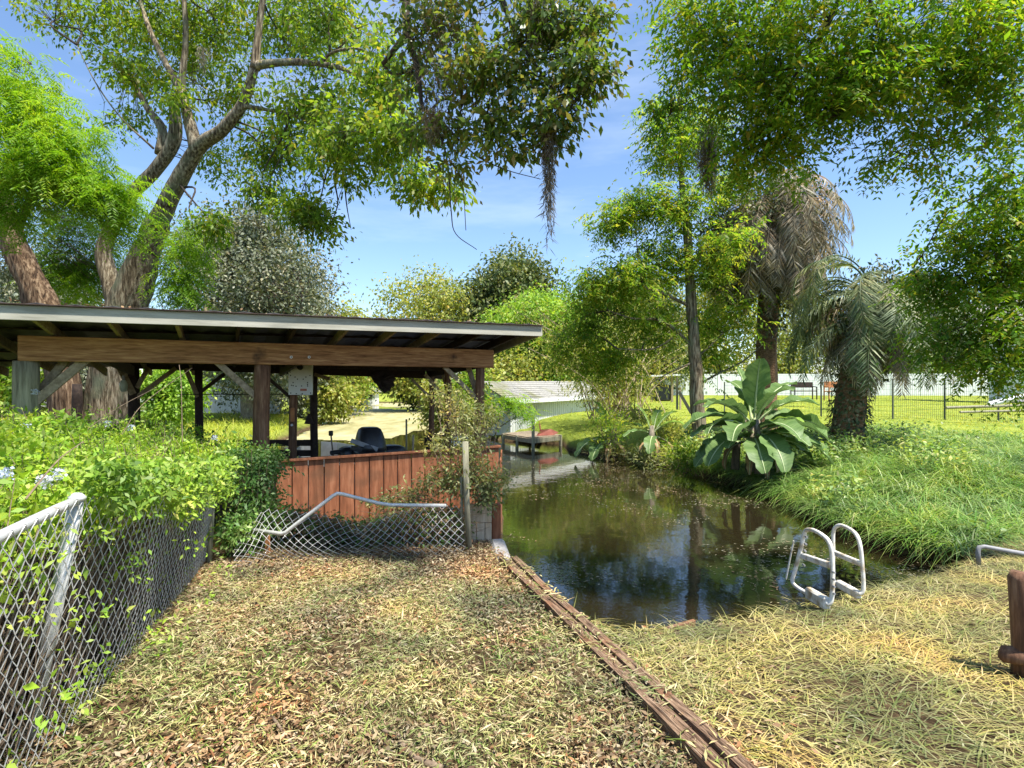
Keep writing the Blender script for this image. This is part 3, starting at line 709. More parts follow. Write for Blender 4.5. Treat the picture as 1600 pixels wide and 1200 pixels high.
# thin poles stuck in the slip
for u_, v0, lab in ((635, 655, 'thin grey pole stuck in the canal left of the chair'), (642, 680, 'pale leaning stake beside the thin grey pole')):
    q_ = row(u_, 2.9); tag(mesh('mooring_pole', *tube([(q_[0], q_[1], -.9), (q_[0] + (.05 if v0 > 670 else 0), q_[1], vz(v0, q_[1]))], .02, 6), M_greypost if v0 < 670 else M_pale), lab, 'pole')

# ---------------------------------------------------------------- chain-link fences
def chain_link(surf, nu, nv, r=.0021, name='wire_mesh', parent=None, mat=None):
    """woven diamonds: surf(a,b) maps 0..1 squares to the place; each wire zigzags upward"""
    rows_ = nv * 2 + 1; j = np.arange(rows_); Vs, Fs, off = [], [], 0
    k4 = np.array([[1, 0], [0, 1], [-1, 0], [0, -1]], float)
    for i in range(nu):
        side = 1 if i % 2 == 0 else -1
        a = (i + .5 + np.where(j % 2 == 0, -.5, .5) * side + np.where(j % 2 == 0, -.03, .03) * side) / nu
        pth = surf(np.clip(a, 0, 1), j / (rows_ - 1))
        T = unit(np.gradient(pth, axis=0)); sd = unit(np.cross(T, np.array([.3, .9, .1]))); up = np.cross(sd, T)
        pth = pth + up * (.0025 * np.where(j % 2 == 0, 1, -1))[:, None]
        V = pth[:, None, :] + r * (k4[None, :, :1] * sd[:, None] + k4[None, :, 1:] * up[:, None])
        Vs.append(V.reshape(-1, 3))
        b0 = off + np.arange(rows_ - 1)[:, None] * 4
        for q_ in range(4):
            q2 = (q_ + 1) % 4
            Fs.append(np.stack([b0[:, 0] + q_, b0[:, 0] + q2, b0[:, 0] + 4 + q2, b0[:, 0] + 4 + q_], 1))
        off += rows_ * 4
    return mesh(name, np.concatenate(Vs), np.concatenate(Fs), mat or M_galv, parent)

# standing fence down the left side
FA, FB = np.array([-1.50, 1.25]), np.array([-2.92, 5.55])
def f_plan(t): return FA[None] * (1 - t[:, None]) + FB[None] * t[:, None]
def f_top(t): return np.interp(t, [0, .28, .6, 1.0], [1.09, 1.10, .92, .73])
fl = thing('chain_link_fence', 'galvanised chain link fence overgrown with leafy bush along the left', 'fence', (-2.0, 2.5, -.1))
def f_surf(a, b):
    q = f_plan(a); z0 = ground_z(q[:, 0], q[:, 1]) - .01; zt = f_top(a)
    bul = .015 * np.sin(b * 3.1) * np.sin(a * 17) + .05 * np.sin((a - .3) * 4) * b * (a > .3) - .12 * (1 - b) * 1.0
    nrm = np.array([.95, .31])
    return np.stack([q[:, 0] + nrm[0] * bul, q[:, 1] + nrm[1] * bul, z0 + (zt - z0) * b], -1)
chain_link(f_surf, 104, 12, .0026, parent=fl)
tt = np.linspace(0, .285, 8); q = f_plan(tt)
mesh('top_rail', *tube(np.stack([q[:, 0] - .03, q[:, 1], f_top(tt) - .015], -1), .021, 12), M_galv, fl, True)
pt = f_plan(np.array([.285]))[0]
mesh('fence_post', *tube([(pt[0] - .26, pt[1] - .02, -.15), (pt[0] - .03, pt[1], 1.09)], .029, 14), M_galv, fl, True)
mesh('post_cap', *tube([(pt[0] - .03, pt[1], 1.085), (pt[0] - .028, pt[1], 1.10), (pt[0] - .026, pt[1], 1.115)], [.034, .034, .015], 14), M_galv, fl, True)
for t in (.985,):
    pq = f_plan(np.array([t]))[0]; mesh('fence_post', *tube([(pq[0] - .1, pq[1], -.4), (pq[0] - .04, pq[1], float(f_top(np.array([t]))[0]))], .027, 10), M_galv if t < .9 else M_greypost, fl, True)
sp = f_plan(np.linspace(.3, .98, 5))
# collapsed fence in front of the red skirting
fc = thing('collapsed_fence', 'collapsed chain link fence with a bent top rail below the red planks', 'fence', (-1.6, 6.0, -.25))
cu = np.array([372, 420, 470, 520, 560, 610, 660, 700, 728])
ctop = np.array([838, 792, 797, 808, 822, 802, 786, 790, 792]); cbot = np.array([872, 878, 880, 878, 876, 872, 868, 862, 858])
cY = np.array([5.6, 5.85, 5.95, 6.0, 6.0, 6.05, 6.1, 6.15, 6.2])
def c_surf(a, b):
    u_ = 372 + a * 356; Yt = np.interp(u_, cu, cY) + .10; Yb = np.interp(u_, cu, cY) - .25
    vt = np.interp(u_, cu, ctop); 
    xt, xb = (u_ - CU) / F * Yt, (u_ - CU) / F * Yb
    zt = EYE - (vt - CV) / F * Yt; zb = ground_z(xb, Yb) + .01
    bul = -.18 * np.sin(b * 3.0) + .05 * np.sin(a * 13 + b * 2); wob = .02 * np.sin(b * 3 + a * 9)
    return np.stack([xb * (1 - b) + xt * b + wob, Yb * (1 - b) + Yt * b + bul, zb * (1 - b) + zt * b], -1)
chain_link(c_surf, 52, 6, .0030, parent=fc)
rp = [P(388, 827, 5.75), P(440, 834, 5.6), P(446, 832, 5.6), P(520, 775, 5.75), P(527, 771, 5.77), P(535, 772, 5.79), P(590, 786, 5.95), P(610, 789, 6.0), P(697, 790, 6.1)]
mesh('bent_rail', *tube(np.array(rp), .020, 12), M_galv, fc, True)
mesh('fence_post', *tube([P(733, 860, 6.15), P(729, 780, 6.15), P(727, 690, 6.15)], .034, 12, .03, 3), M_greypost, fc, True)
mesh('fence_post', *tube([P(722, 862, 6.2), P(721, 745, 6.2)], .014, 8), M_greypost, fc, True)
tag(mesh('wooden_stake', *bar(P(419, 874, 5.95), P(418, 836, 5.95), .03, .05), M_orange), 'short orange wooden stake behind the collapsed mesh', 'stake')

# ---------------------------------------------------------------- plank edging along the water
pe = thing('plank_edging', 'long weathered planks edging the bank down to the water', 'planks', (.4, 4, -.1))
E0, E1 = np.array([-.06, 5.62]), np.array([.93, 2.0]); ed = unit(E1 - E0); en = np.array([-ed[1], ed[0]])
ea = math.atan2(ed[1], ed[0])
def plank_run(off, a, b, w, th, dz, seed):
    n = 26; r_ = np.random.default_rng(seed); V = []
    for i in range(n + 1):
        t = a + (b - a) * i / n; q = E0 + (E1 - E0) * t + en * (off + .006 * math.sin(t * 9 + seed))
        z = -.062 * (q[1] - 2.3) + dz + .006 * math.sin(t * 14 + seed)
        wl = w * (1 + .06 * r_.normal()) / 2; wr = w * (1 + .06 * r_.normal()) / 2
        for o_, zz in ((-wl, 0), (-wl * .5, .004 * r_.normal()), (0, -.006 + .003 * r_.normal()), (wr * .5, .004 * r_.normal()), (wr, 0), (wr, -th), (-wl, -th)):
            qq = q + en * o_; V.append((qq[0], qq[1], z + zz))
    Fc = [(i * 7 + j, i * 7 + (j + 1) % 7, (i + 1) * 7 + (j + 1) % 7, (i + 1) * 7 + j) for i in range(n) for j in range(7)] + [tuple(range(6, -1, -1)), tuple(range(n * 7, n * 7 + 7))]
    mesh('plank', V, Fc, M_oldplank, pe)
plank_run(.074, .0, 1.02, .062, .07, .058, 1)
plank_run(.004, .02, 1.02, .050, .06, .046, 2)
plank_run(-.050, -.01, 1.02, .036, .08, .064, 3)
for i, (a, b) in enumerate(((0, .17), (.172, .33), (.333, .5))):
    q0, q1 = E0 + (E1 - E0) * a + en * .15, E0 + (E1 - E0) * b + en * .15
    mesh('retaining_board', *bar((q0[0], q0[1], -.57), (q1[0], q1[1], -.50), .04, .62), M_oldplank, pe)
tag(mesh('concrete_sill', *box((-.12, 6.0, -.255), (.17, .9, .14), .12, .03), M_concrete), 'pale concrete sill between the planks and red corner', 'sill')
# near edge board of the grassy bank
tag(mesh('edge_board', *bar(P(975, 1012, 3.83), P(1085, 980, 4.2), .03, .12, ch=.006), M_oldplank), 'half buried board at the grassy water edge', 'board')

# ---------------------------------------------------------------- ladder
ld = thing('boat_ladder', 'white plastic ladder of two looped frames standing at the water edge', 'ladder', (2.4, 4.5, -.1))
def frame_loop(pts, r=.0170):
    p = spline(np.array(pts), 5); return tube(p, r, 10)
A_ = [P(1292, 945, 4.30), P(1299, 938, 4.29), P(1301, 905, 4.30), P(1300, 868, 4.31), P(1296, 848, 4.33), P(1286, 837, 4.42), P(1272, 829, 4.60), P(1261, 828, 4.72), P(1256, 836, 4.76), P(1250, 862, 4.78), P(1242, 892, 4.80), P(1238, 906, 4.80), P(1243, 916, 4.74), P(1266, 930, 4.52), P(1292, 945, 4.30)]
B_ = [P(1342, 929, 4.50), P(1349, 920, 4.49), P(1347, 880, 4.50), P(1343, 848, 4.52), P(1335, 832, 4.60), P(1318, 822, 4.80), P(1308, 822, 4.88), P(1302, 832, 4.92), P(1302, 862, 4.92), P(1301, 895, 4.92), P(1303, 908, 4.90), P(1318, 916, 4.72), P(1342, 929, 4.50)]
fa = mesh('side_frame', *frame_loop(A_), M_ladder, ld, True)
fb = mesh('side_frame', *frame_loop(B_, .0158), M_ladder, ld, True)
mesh('rung', *bar(P(1252, 868, 4.78), P(1299, 884, 4.31), .03, .05, ch=.012), M_ladder, ld)
mesh('rung', *bar(P(1302, 863, 4.92), P(1345, 881, 4.50), .03, .045, ch=.012), M_ladder, ld)
mesh('foot_plate', *bar(P(1262, 926, 4.56), P(1293, 944, 4.30), .06, .10, ch=.015), M_ladder, ld)
mesh('foot_plate', *bar(P(1310, 912, 4.80), P(1342, 930, 4.50), .05, .07, ch=.015), M_ladder, ld)
mesh('tie_rod', *tube([P(1240, 845, 4.9), P(1228, 905, 4.95)], .007, 6), M_ladder, ld)
for k_ in range(9):
    mesh('bolt', *disc(P(1258 - k_ * .9 if k_ < 5 else 1301, 838 + k_ * 11, 4.75 if k_ < 5 else 4.29), .009, 8, .03), M_grey, ld)

# ---------------------------------------------------------------- near-right post, stump, pipe
wp = P(1600, 1035, 3.15)
tag(mesh('wooden_post', *tube([(wp[0] + .03, wp[1], -.1), (wp[0] + .025, wp[1], .1), (wp[0] + .015, wp[1], .3), (wp[0], wp[1], .50), (wp[0] + .005, wp[1], .53)], [.085, .08, .078, .074, .06], 16, .04, 4, 3), M_post, smooth=True), 'weathered brown round post at the right edge of the grass', 'post')
tag(mesh('wood_stump', *tube([P(1560, 1020, 3.2), P(1566, 1022, 3.19), P(1590, 1026, 3.14), P(1640, 1032, 3.05)], [.022, .042, .048, .045], 12, .12, 3, 8), M_post, smooth=True), 'short dark log lying at the foot of the round post', 'log')
tag(mesh('pvc_pipe', *tube([P(1529, 884, 5.75), P(1528, 862, 5.75), P(1530, 855, 5.75), P(1538, 854, 5.75), P(1570, 860, 5.7), P(1640, 872, 5.6)], .022, 12), M_grey, smooth=True), 'white plastic pipe bent over at the green bank', 'pipe')
for i, (pts, lab) in enumerate(([[(625, 1160), (650, 1185), (690, 1200)], 'thick broken branch lying in the near litter'], [[(425, 1120), (450, 1155), (462, 1175)], 'thin curved twig lying in the near litter'], [[(355, 928), (385, 940), (405, 944)], 'dark stick lying beside the left fence'], [[(598, 1142), (625, 1148)], 'short peeled twig above the broken branch'])):
    pp = []
    for (u_, v_) in pts:
        Yg = 1.6 * F / (v_ - CV)
        for _ in range(4): Yg = (EYE - float(ground_z((u_ - CU) / F * Yg, Yg)) - .03) * F / (v_ - CV)
        pp.append(P(u_, v_, Yg))
    tag(mesh('fallen_stick', *tube(spline(np.array(pp), 4), .013 if i == 0 else .007, 7, .15, 2, i), M_twig if i != 2 else M_darktwig, smooth=True), lab, 'stick')

# ---------------------------------------------------------------- neighbour's dock, shed, fences
dk = thing('small_dock', 'low weathered wooden dock standing in the water below the white shed', 'dock', (.8, 18.8, -.55))
c0, c1, c2 = P(833, 684, 18.3), P(785, 676, 20.0), P(877, 681, 19.4)
e1, e2 = c1 - c0, c2 - c0; e1[2] = e2[2] = 0; z_d = c0[2]
nb = 11
for i in range(nb):
    a = c0 + e2 * (i + .04) / nb; b = c0 + e2 * (i + .96) / nb
    V = [(*(q[:2]), z_d + zz) for zz in (0, -.035) for q in (a, b, b + e1, a + e1)]
    mesh('deck_board', V, [(0, 1, 2, 3), (7, 6, 5, 4), (0, 4, 5, 1), (1, 5, 6, 2), (2, 6, 7, 3), (3, 7, 4, 0)], M_brace, dk)
zz = np.array([0, 0, -.12])
mesh('edge_beam', *bar(c0 * [1, 1, 0] + [0, -.03, z_d - .11], c0 * [1, 1, 0] + e2 + [0, -.03, z_d - .11], .05, .15), M_greypost, dk)
mesh('edge_beam', *bar(c0 * [1, 1, 0] + [-.03, 0, z_d - .11], c0 * [1, 1, 0] + e1 + [-.03, 0, z_d - .11], .05, .15), M_brace, dk)
for q, tp in ((c0, z_d + .75), (c0 + e2 * .97, z_d), (c0 + e1 * .97, z_d), (c0 + e1 + e2, z_d), (c0 + e1 * .5, z_d)):
    mesh('pile', *tube([(q[0], q[1] - .05, -1.2), (q[0], q[1] - .05, tp)], .055, 10), M_greypost, dk)
rk = thing('red_sled', 'faded red plastic sled tipped up on the small dock', 'sled', P(850, 676, 19.0))
b0 = P(838, 681, 18.9)
mesh('bowl', [b0, b0 + [.62, .3, 0], b0 + [.8, .35, .08], b0 + [.5, .25, .22], b0 + [.12, 0, .20], b0 + [.25, .3, .02], b0 + [.6, .5, .0]], [(0, 1, 3, 4), (1, 2, 3), (0, 5, 6, 1), (4, 3, 6, 5)], M_redplastic, rk)
mesh('handle', *tube([b0 + [.14, .02, .2], b0 + [.10, 0, .5]], .022, 8), M_redplastic, rk)

sh = thing('white_shed', 'low white board shed with grey shingle roof behind the dock', 'shed', (3, 27, 0))
W0, W1 = P(797, 682, 21.5)[:2], P(938, 652, 28)[:2]
wd = unit(W1 - W0); wnrm = np.array([wd[1], -wd[0]]); wL = np.linalg.norm(W1 - W0); wa = math.atan2(wd[1], wd[0])
nbd = 46
wall = mesh('wall', *bar((*(W0 - wnrm * .06), .2), (*(W1 - wnrm * .06), .25), .05, 1.7), M_whitewood, sh)
for i in range(nbd):
    q = W0 + (W1 - W0) * (i + .5) / nbd
    mesh('board', *box((q[0], q[1], .16 + .07 * i / nbd), (wL / nbd - .02, .03, 1.62), wa, .003), M_whitewood, wall)
eave0, eave1 = np.append(W0 + wnrm * .3 - wd * .5, .98), np.append(W1 + wnrm * .3 + wd * .4, 1.02)
back = np.append(-wnrm * 1.5, .72)
mesh('roof', np.array([eave0, eave1, eave1 + back, eave0 + back, eave0 - [0, 0, .05], eave1 - [0, 0, .05], eave1 + back - [0, 0, .05], eave0 + back - [0, 0, .05]]), [(0, 1, 2, 3), (7, 6, 5, 4), (0, 4, 5, 1), (1, 5, 6, 2), (3, 2, 6, 7), (0, 3, 7, 4)], M_shingle, sh)
mesh('eave_board', *bar(eave0 + np.append(wnrm * .02, -.06), eave1 + np.append(wnrm * .02, -.06), .03, .16), M_white, sh)
for k_ in range(9):      # shingle courses
    f_ = (k_ + .5) / 9
    mesh('shingle_course', *bar(eave0 + back * f_ + [0, 0, .012], eave1 + back * f_ + [0, 0, .012], .15, .012, up=np.cross(np.append(wd, 0), unit(back)) * -1), M_shingle, sh)
mesh('end_wall', [(*W0, -.55), (*(W0 - wnrm * 1.2), -.55), (*(W0 - wnrm * 1.2), 1.5), (*W0, .95)], [(0, 1, 2, 3)], M_whitewood, sh)
mesh('base_sill', *bar((*(W0 + wnrm * .05), -.5), (*(W1 + wnrm * .05), -.1), .12, .14), M_concrete, sh)

def panel_fence(name, label, pts, h, n, mat_p=M_white, base=None):
    t = thing(name, label, 'fence', (*pts[0], 0))
    a, b = np.array(pts[0]), np.array(pts[1])
    d_ = unit(b - a); ang = math.atan2(d_[1], d_[0])
    for i in range(n + 1):
        q = a + (b - a) * i / n; z = base(q) if base else float(ground_z(q[0], q[1]))
        mesh('fence_post', *box((q[0], q[1], z + h / 2 + .02), (.13, .13, h + .1), ang, .01), mat_p, t)
        if i < n:
            q2 = a + (b - a) * (i + 1) / n; z2 = base(q2) if base else float(ground_z(q2[0], q2[1]))
            p0, p1 = np.array([*q, z + h / 2]), np.array([*q2, z2 + h / 2])
            pn = mesh('fence_panel', *bar(p0, p1, .03, h - .12, ch=0), mat_p, t)
            for zz in (-h / 2 + .05, h / 2 - .04):
                mesh('rail', *bar(p0 + [0, 0, zz], p1 + [0, 0, zz], .06, .12, ch=0), mat_p, pn)
            m_ = 10
            for k_ in range(m_):
                c_ = p0 + (p1 - p0) * (k_ + .5) / m_ - np.array([-d_[1], d_[0], 0]) * .022
                mesh('picket', *box(c_, (np.linalg.norm(q2 - q) / m_ - .022, .012, h - .26), ang, 0), mat_p, pn)
panel_fence('vinyl_fence', 'long white vinyl privacy fence across the back of the lawn', ((11.0, 50), (50, 47)), 1.85, 16, base=lambda q: .62)
panel_fence('shed_fence', 'white vinyl fence rising behind the grey shed roof', ((-.5, 44), (7.0, 38)), 2.0, 4, base=lambda q: -.35 + .1 * q[0] * .9)
panel_fence('garden_fence', 'pale weathered board fence seen between the left boathouse posts', ((-24, 33), (-12.5, 30)), 1.9, 5, M_whitewood, lambda q: .0)

# wire garden fence with thin posts on the lawn
wf = thing('wire_fence', 'thin wire garden fence with dark stakes on the lawn', 'fence', (12, 21, 0))
wpts = [(1132, 597, 640, 24.5), (1283, 594, 652, 22.5), (1395, 592, 660, 21.0), (1476, 592, 655, 20.5), (1560, 600, 668, 19.5), (1660, 600, 672, 18.5)]
for (u_, vt, vb, Y) in wpts:
    mesh('stake', *bar(P(u_, vb + 6, Y), P(u_, vt, Y), .045, .045, ch=0), M_wire, wf)
for (a, b) in zip(wpts[:-1], wpts[1:]):
    Vw = []
    for k_ in range(9):
        f_ = k_ / 8; Vw.append(bar(P(a[0], a[1] + (a[2] - a[1]) * f_, a[3]), P(b[0], b[1] + (b[2] - b[1]) * f_, b[3]), .006, .006, ch=0))
    for k_ in range(1, 26):
        f_ = k_ / 26; u_ = P(a[0], a[1], a[3]) * (1 - f_) + P(b[0], b[1], b[3]) * f_; l_ = P(a[0], a[2], a[3]) * (1 - f_) + P(b[0], b[2], b[3]) * f_
        Vw.append(bar(u_, l_, .005, .005, ch=0))
    mesh('wire_mesh', *join(Vw), M_wire, wf)

# garden furniture and clutter on the lawn
def simple_bench(name, label, cat, u, v, Y, w, mat):
    c = P(u, v, Y); t = thing(name, label, cat, c)
    mesh('seat', *box(c + [0, 0, .45], (w, .45, .05), .1, .01), mat, t)
    mesh('backrest', *box(c + [0, .22, .78], (w, .04, .30), .1, .01), mat, t)
    for sx in (-1, 1):
        mesh('armrest', *bar(c + [sx * w * .47, -.22, .66], c + [sx * w * .47, .24, .70], .05, .04), mat, t)
        for sy in (-.2, .22): mesh('leg', *bar(c + [sx * w * .47, sy, 0], c + [sx * w * .47, sy, .68], .05, .05), mat, t)
    return t
simple_bench('garden_bench', 'dark weathered bench standing on the lawn before the white fence', 'bench', 1256, 624, 30, 1.25, M_darkwood)
simple_bench('lawn_chair', 'orange brown wooden lawn chair beside the ivy clad palm', 'chair', 1303, 626, 27, .75, M_orange)
for i, (u0, v0, u1, v1, Y, r, mm_, lab) in enumerate(((1478, 637, 1610, 633, 19, .05, M_greypost, 'grey green pole lying across the grass below the pipes'), (1500, 644, 1620, 641, 18.5, .04, M_greypost, 'thin grey pole lying nearest on the right lawn'), (1545, 632, 1610, 616, 19.5, .09, M_white, 'thick white pipe tilted on the right lawn'), (1550, 626, 1615, 628, 20, .07, M_grey, 'grey pipe lying behind the white pipe'))):
    tag(mesh('lawn_pipe', *tube([P(u0, v0, Y), P(u1, v1, Y)], r, 10), mm_), lab, 'pipe')
# far right house wall, seen through leaves
hs = thing('sided_house', 'white sided house wall glimpsed behind the right hand leaves', 'house', P(1650, 640, 34))
hw0, hw1 = P(1545, 640, 36)[:2], P(1720, 640, 32)[:2]
mesh('wall', *bar((*hw0, 2.6), (*hw1, 2.6), .1, 5.2), M_white, hs)
for k_ in range(26):
    mesh('siding_board', *bar((*(hw0 - [0, .07]), .2 + k_ * .2), (*(hw1 - [0, .07]), .2 + k_ * .2), .03, .175), M_white, hs)
mesh('roof', np.array([(*(hw0 + [-.6, -.6]), 5.1), (*(hw1 + [.6, -.6]), 5.1), (*(hw1 + [.6, 4]), 7.2), (*(hw0 + [-.6, 4]), 7.2), (*(hw0 + [-.6, -.6]), 5.0), (*(hw1 + [.6, -.6]), 5.0), (*(hw1 + [.6, 4]), 7.1), (*(hw0 + [-.6, 4]), 7.1)]), [(0, 1, 2, 3), (7, 6, 5, 4), (0, 4, 5, 1), (0, 3, 7, 4), (1, 5, 6, 2)], M_shingle, hs)
# swing frame with dark seat between trunks
sw = thing('garden_shelter', 'small open timber shelter with dark load behind the slim trunk', 'shelter', P(1035, 625, 27))
for u_ in (1018, 1050):
    mesh('post', *bar(P(u_, 628, 27), P(u_, 588, 27), .1, .1), M_brace, sw)
mesh('roof', *bar(P(1012, 588, 27), P(1056, 586, 27), 1.4, .08), M_white, sw)
mesh('load', *box(P(1034, 614, 27.3), (.8, .6, .8), .1, .08), M_black, sw)
for i, (u_, v0, v1, lab) in enumerate(((1058, 640, 590, 'left thin grey stake beside the slim tree'), (1063, 640, 605, 'pale stake right beside the thin grey stake'), (1099, 605, 575, 'thin post standing right of the slim tree before the white fence'))):
    tag(mesh('garden_stake', *bar(P(u_, v0, 19 + i * 2), P(u_, v1, 19 + i * 2), .06, .06), M_greypost if i != 1 else M_pale), lab, 'stake')
tag(mesh('leaning_plank', *bar(P(1061, 612, 17), P(1080, 645, 16.6), .03, .1), M_pale), 'pale plank leaning against the slim tree trunk', 'plank')

# white boathouse far down the canal, and craft seen under the roof at left
gz = thing('far_boathouse', 'tiny white boathouse at the far end of the canal', 'boathouse', P(578, 633, 58))
c = P(578, 634, 58)
mesh('wall', *box(c + [0, 0, .7], (1.5, 1.6, 1.4), 0, .02), M_white, gz)
mesh('window', *box(c + [-.25, -.82, .95], (.35, .04, .4), 0), M_black, gz); mesh('window', *box(c + [.3, -.82, .95], (.35, .04, .4), 0), M_black, gz)
mesh('roof', *join([bar(c + [-1.0, 0, 1.4], c + [0, 0, 2.0], 2.0, .08), bar(c + [0, 0, 2.0], c + [1.0, 0, 1.4], 2.0, .08)]), M_shingle, gz)
tb = thing('covered_boat', 'white boat under a teal cover parked beyond the dark posts', 'boat', P(235, 640, 24))
c = P(232, 640, 24)
mesh('hull', *lathe_profile(c, 1.1, .7, [(.7, 0), (.95, .25), (1, .55), (.97, .6)], 16), M_white, tb, True); mesh('cover', *lathe_profile(c + [-.2, 0, .6], .7, .55, [(1, 0), (.8, .14), (.3, .2)], 16), M_teal, tb, True)
pc = thing('parked_car', 'white parked car half hidden behind the left bush', 'car', P(20, 650, 18))
c = P(12, 655, 18)
mesh('body', *lathe_profile(c + [0, 0, .25], 2.1, .85, [(.9, 0), (1, .15), (1, .45), (.96, .6)], 20), M_white, pc, True); mesh('cabin', *lathe_profile(c + [-.2, 0, .85], 1.2, .75, [(1, 0), (.85, .35), (.75, .5), (.5, .54)], 20), M_white, pc, True)
for dx in (-1.3, 1.3):
    wv, wf_ = disc(c + [dx, -.72, .32], .32, 18, .2); mesh('wheel', wv, wf_, M_black, pc)
mesh('side_window', *box(c + [-.2, -.68, 1.05], (1.5, .05, .25), 0), M_black, pc)
# ---------------------------------------------------------------- foliage tools
UP = np.array([0, 0, 1.0])
def rand_dirs(n):
    v = rng.normal(size=(n, 3)); return unit(v)

def blob_centres(blobs, shell=.55):
    """clump centres inside crown masses given as (u, v, ru, rv, Y, rY, n)"""
    out = []
    for (u, v, ru, rv, Y, rY, n) in blobs:
        d = rand_dirs(n); r = rng.random(n) ** shell
        s = Y / F
        out.append(P(u, v, Y) + d * r[:, None] * np.array([ru * s, rY, rv * s]))
    return np.concatenate(out)

def simple_leaves(C, per, cr, L, W, droop=.5, jl=.35):
    n = len(C) * per; c0 = np.repeat(C, per, 0); o = rng.normal(size=(n, 3)) * cr * np.array([1, 1, .7])
    d = unit(o) * .7 + rng.normal(size=(n, 3)) * .5 - UP * droop
    nr = rand_dirs(n) * .8 + UP * .7
    l = L * rng.uniform(1 - jl, 1 + jl, n)
    return kites(c0 + o, d, nr, l, l * (W / L))

def pinnate_leaves(C, per, cr, RL, pairs, L, W, droop=.6):
    """compound leaves: a rachis with paired leaflets"""
    n = len(C) * per; c0 = np.repeat(C, per, 0) + rng.normal(size=(n, 3)) * cr
    a = rng.uniform(0, 6.283, n)
    d = np.stack([np.cos(a), np.sin(a), rng.uniform(-.9, .25, n)], -1); d = unit(d)
    sd = unit(np.cross(d, UP)); nr = np.cross(sd, d); nr = unit(nr + rng.normal(size=(n, 3)) * .25)
    rl = RL * rng.uniform(.7, 1.25, n)
    out = []
    for i in range(pairs):
        t = (i + .7) / pairs
        pos = c0 + d * (rl * t)[:, None] - UP * (rl * droop * t * t * .5)[:, None]
        k = L * (1 - .45 * abs(t - .4)) * rng.uniform(.75, 1.2, n)
        for s in (-1, 1):
            dd = sd * s * .9 + d * .45 - UP * (.15 + droop * .35) + rng.normal(size=(n, 3)) * .16
            out.append(kites(pos, dd, nr + rng.normal(size=(n, 3)) * .2, k, k * (W / L)))
    rb = [c0, c0 + d * (rl * .5)[:, None] - UP * (rl * droop * .125)[:, None], c0 + d * rl[:, None] - UP * (rl * droop * .5)[:, None]]
    return np.concatenate(out)

def sticks(p, q, r0, r1=None):
    """thin three-sided twigs"""
    p, q = np.asarray(p, float), np.asarray(q, float); n = len(p)
    r0 = np.broadcast_to(r0, (n,)); r1 = r0 * .5 if r1 is None else np.broadcast_to(r1, (n,))
    d = unit(q - p); a = unit(np.cross(d, np.array([.31, .52, .79]))); b = np.cross(d, a)
    rows = []
    for (c, r) in ((p, r0), (q, r1)):
        for k in range(3):
            th = k * 2.0944; rows.append(c + (a * math.cos(th) + b * math.sin(th)) * r[:, None])
    V = np.stack(rows, 1).reshape(-1, 3)
    f = np.array([[0, 1, 4, 3], [1, 2, 5, 4], [2, 0, 3, 5]])
    return V, (np.arange(n)[:, None, None] * 6 + f[None]).reshape(-1, 4)

def merge(parts):
    Vs, Fs, o = [], [], 0
    for V, Fc in parts:
        Vs.append(V); Fs.append(Fc + o); o += len(V)
    return np.concatenate(Vs), np.concatenate(Fs)

def limb_path(pts, k=6):
    """(u, v, Y, r) rows -> smooth path and radii"""
    p = spline(np.array([[*P(a, b, c), r] for a, b, c, r in pts]), k)
    return p[:, :3], p[:, 3]

def twigs_to(C, limbs, frac=.5, r=.006, maxl=1.6):
    """twigs that carry clumps back towards the nearest limb"""
    A = np.concatenate(limbs); k = rng.random(len(C)) < frac; c = C[k]
    if not len(c): return np.zeros((0, 3)), np.zeros((0, 4), int)
    d2 = ((c[:, None, :] - A[None]) ** 2).sum(-1); t = A[d2.argmin(1)]
    v = t - c; l = np.linalg.norm(v, axis=1, keepdims=True); q = c + v * np.minimum(1, maxl / (l + 1e-6))
    mid = (c + q) / 2 + rng.normal(size=c.shape) * .06 * l.clip(0, maxl) + UP * .04 * l.clip(0, maxl)
    return merge([sticks(q, mid, r, r * .75), sticks(mid, c, r * .75, r * .35)])

def tree(name, label, trunk, limbs, crown_V, mats, C=None, blobs=None, br=.016, twig=.5, tr=.006, maxl=1.6, group=None, ridges=9, rough=.085, extra=None, n=18):
    bark, leafm = mats
    tp, trd = limb_path(trunk, 7)
    t = thing(name, label, 'tree', tp[0], group)
    mesh('trunk', *tube(tp, trd, n, rough, ridges, len(label)), bark, t, True)
    paths = [tp]
    for i, l in enumerate(limbs):
        p, r = limb_path(l, 6); paths.append(p)
        mesh('limb', *tube(p, r, 12 if r[0] > .05 else 7, rough * .8, 5 if r[0] > .06 else 0, i), bark, t, True)
    if blobs:
        A = np.concatenate(paths)
        for i, b_ in enumerate(blobs):
            for k_ in range(2):
                c = P(b_[0], b_[1], b_[4]) + rng.normal(size=3) * np.array([b_[2], 0, b_[3]]) * b_[4] / F * .45
                q = A[((A - c) ** 2).sum(1).argmin()]; l_ = np.linalg.norm(q - c)
                if l_ < .15 or l_ > 4: continue
                pth = spline(np.array([q, q * .6 + c * .4 + rng.normal(size=3) * .09 * l_ + UP * .06 * l_, q * .25 + c * .75 + rng.normal(size=3) * .07 * l_, c + (c - q) * .12]), 5)
                paths.append(pth); mesh('branch', *tube(pth, np.linspace(br * min(1.6, .6 + l_ * .4), br * .2, len(pth)), 6, .06), M_darktwig, t, True)
    if C is not None and twig > 0:
        V, Fc = twigs_to(C, paths, twig, tr, maxl)
        if len(V): tag(mesh('twigs', V, Fc, M_darktwig, t), kind='stuff')
    if crown_V is not None:
        mesh('crown', crown_V, quads(len(crown_V) // 4), leafm, t)
    return t

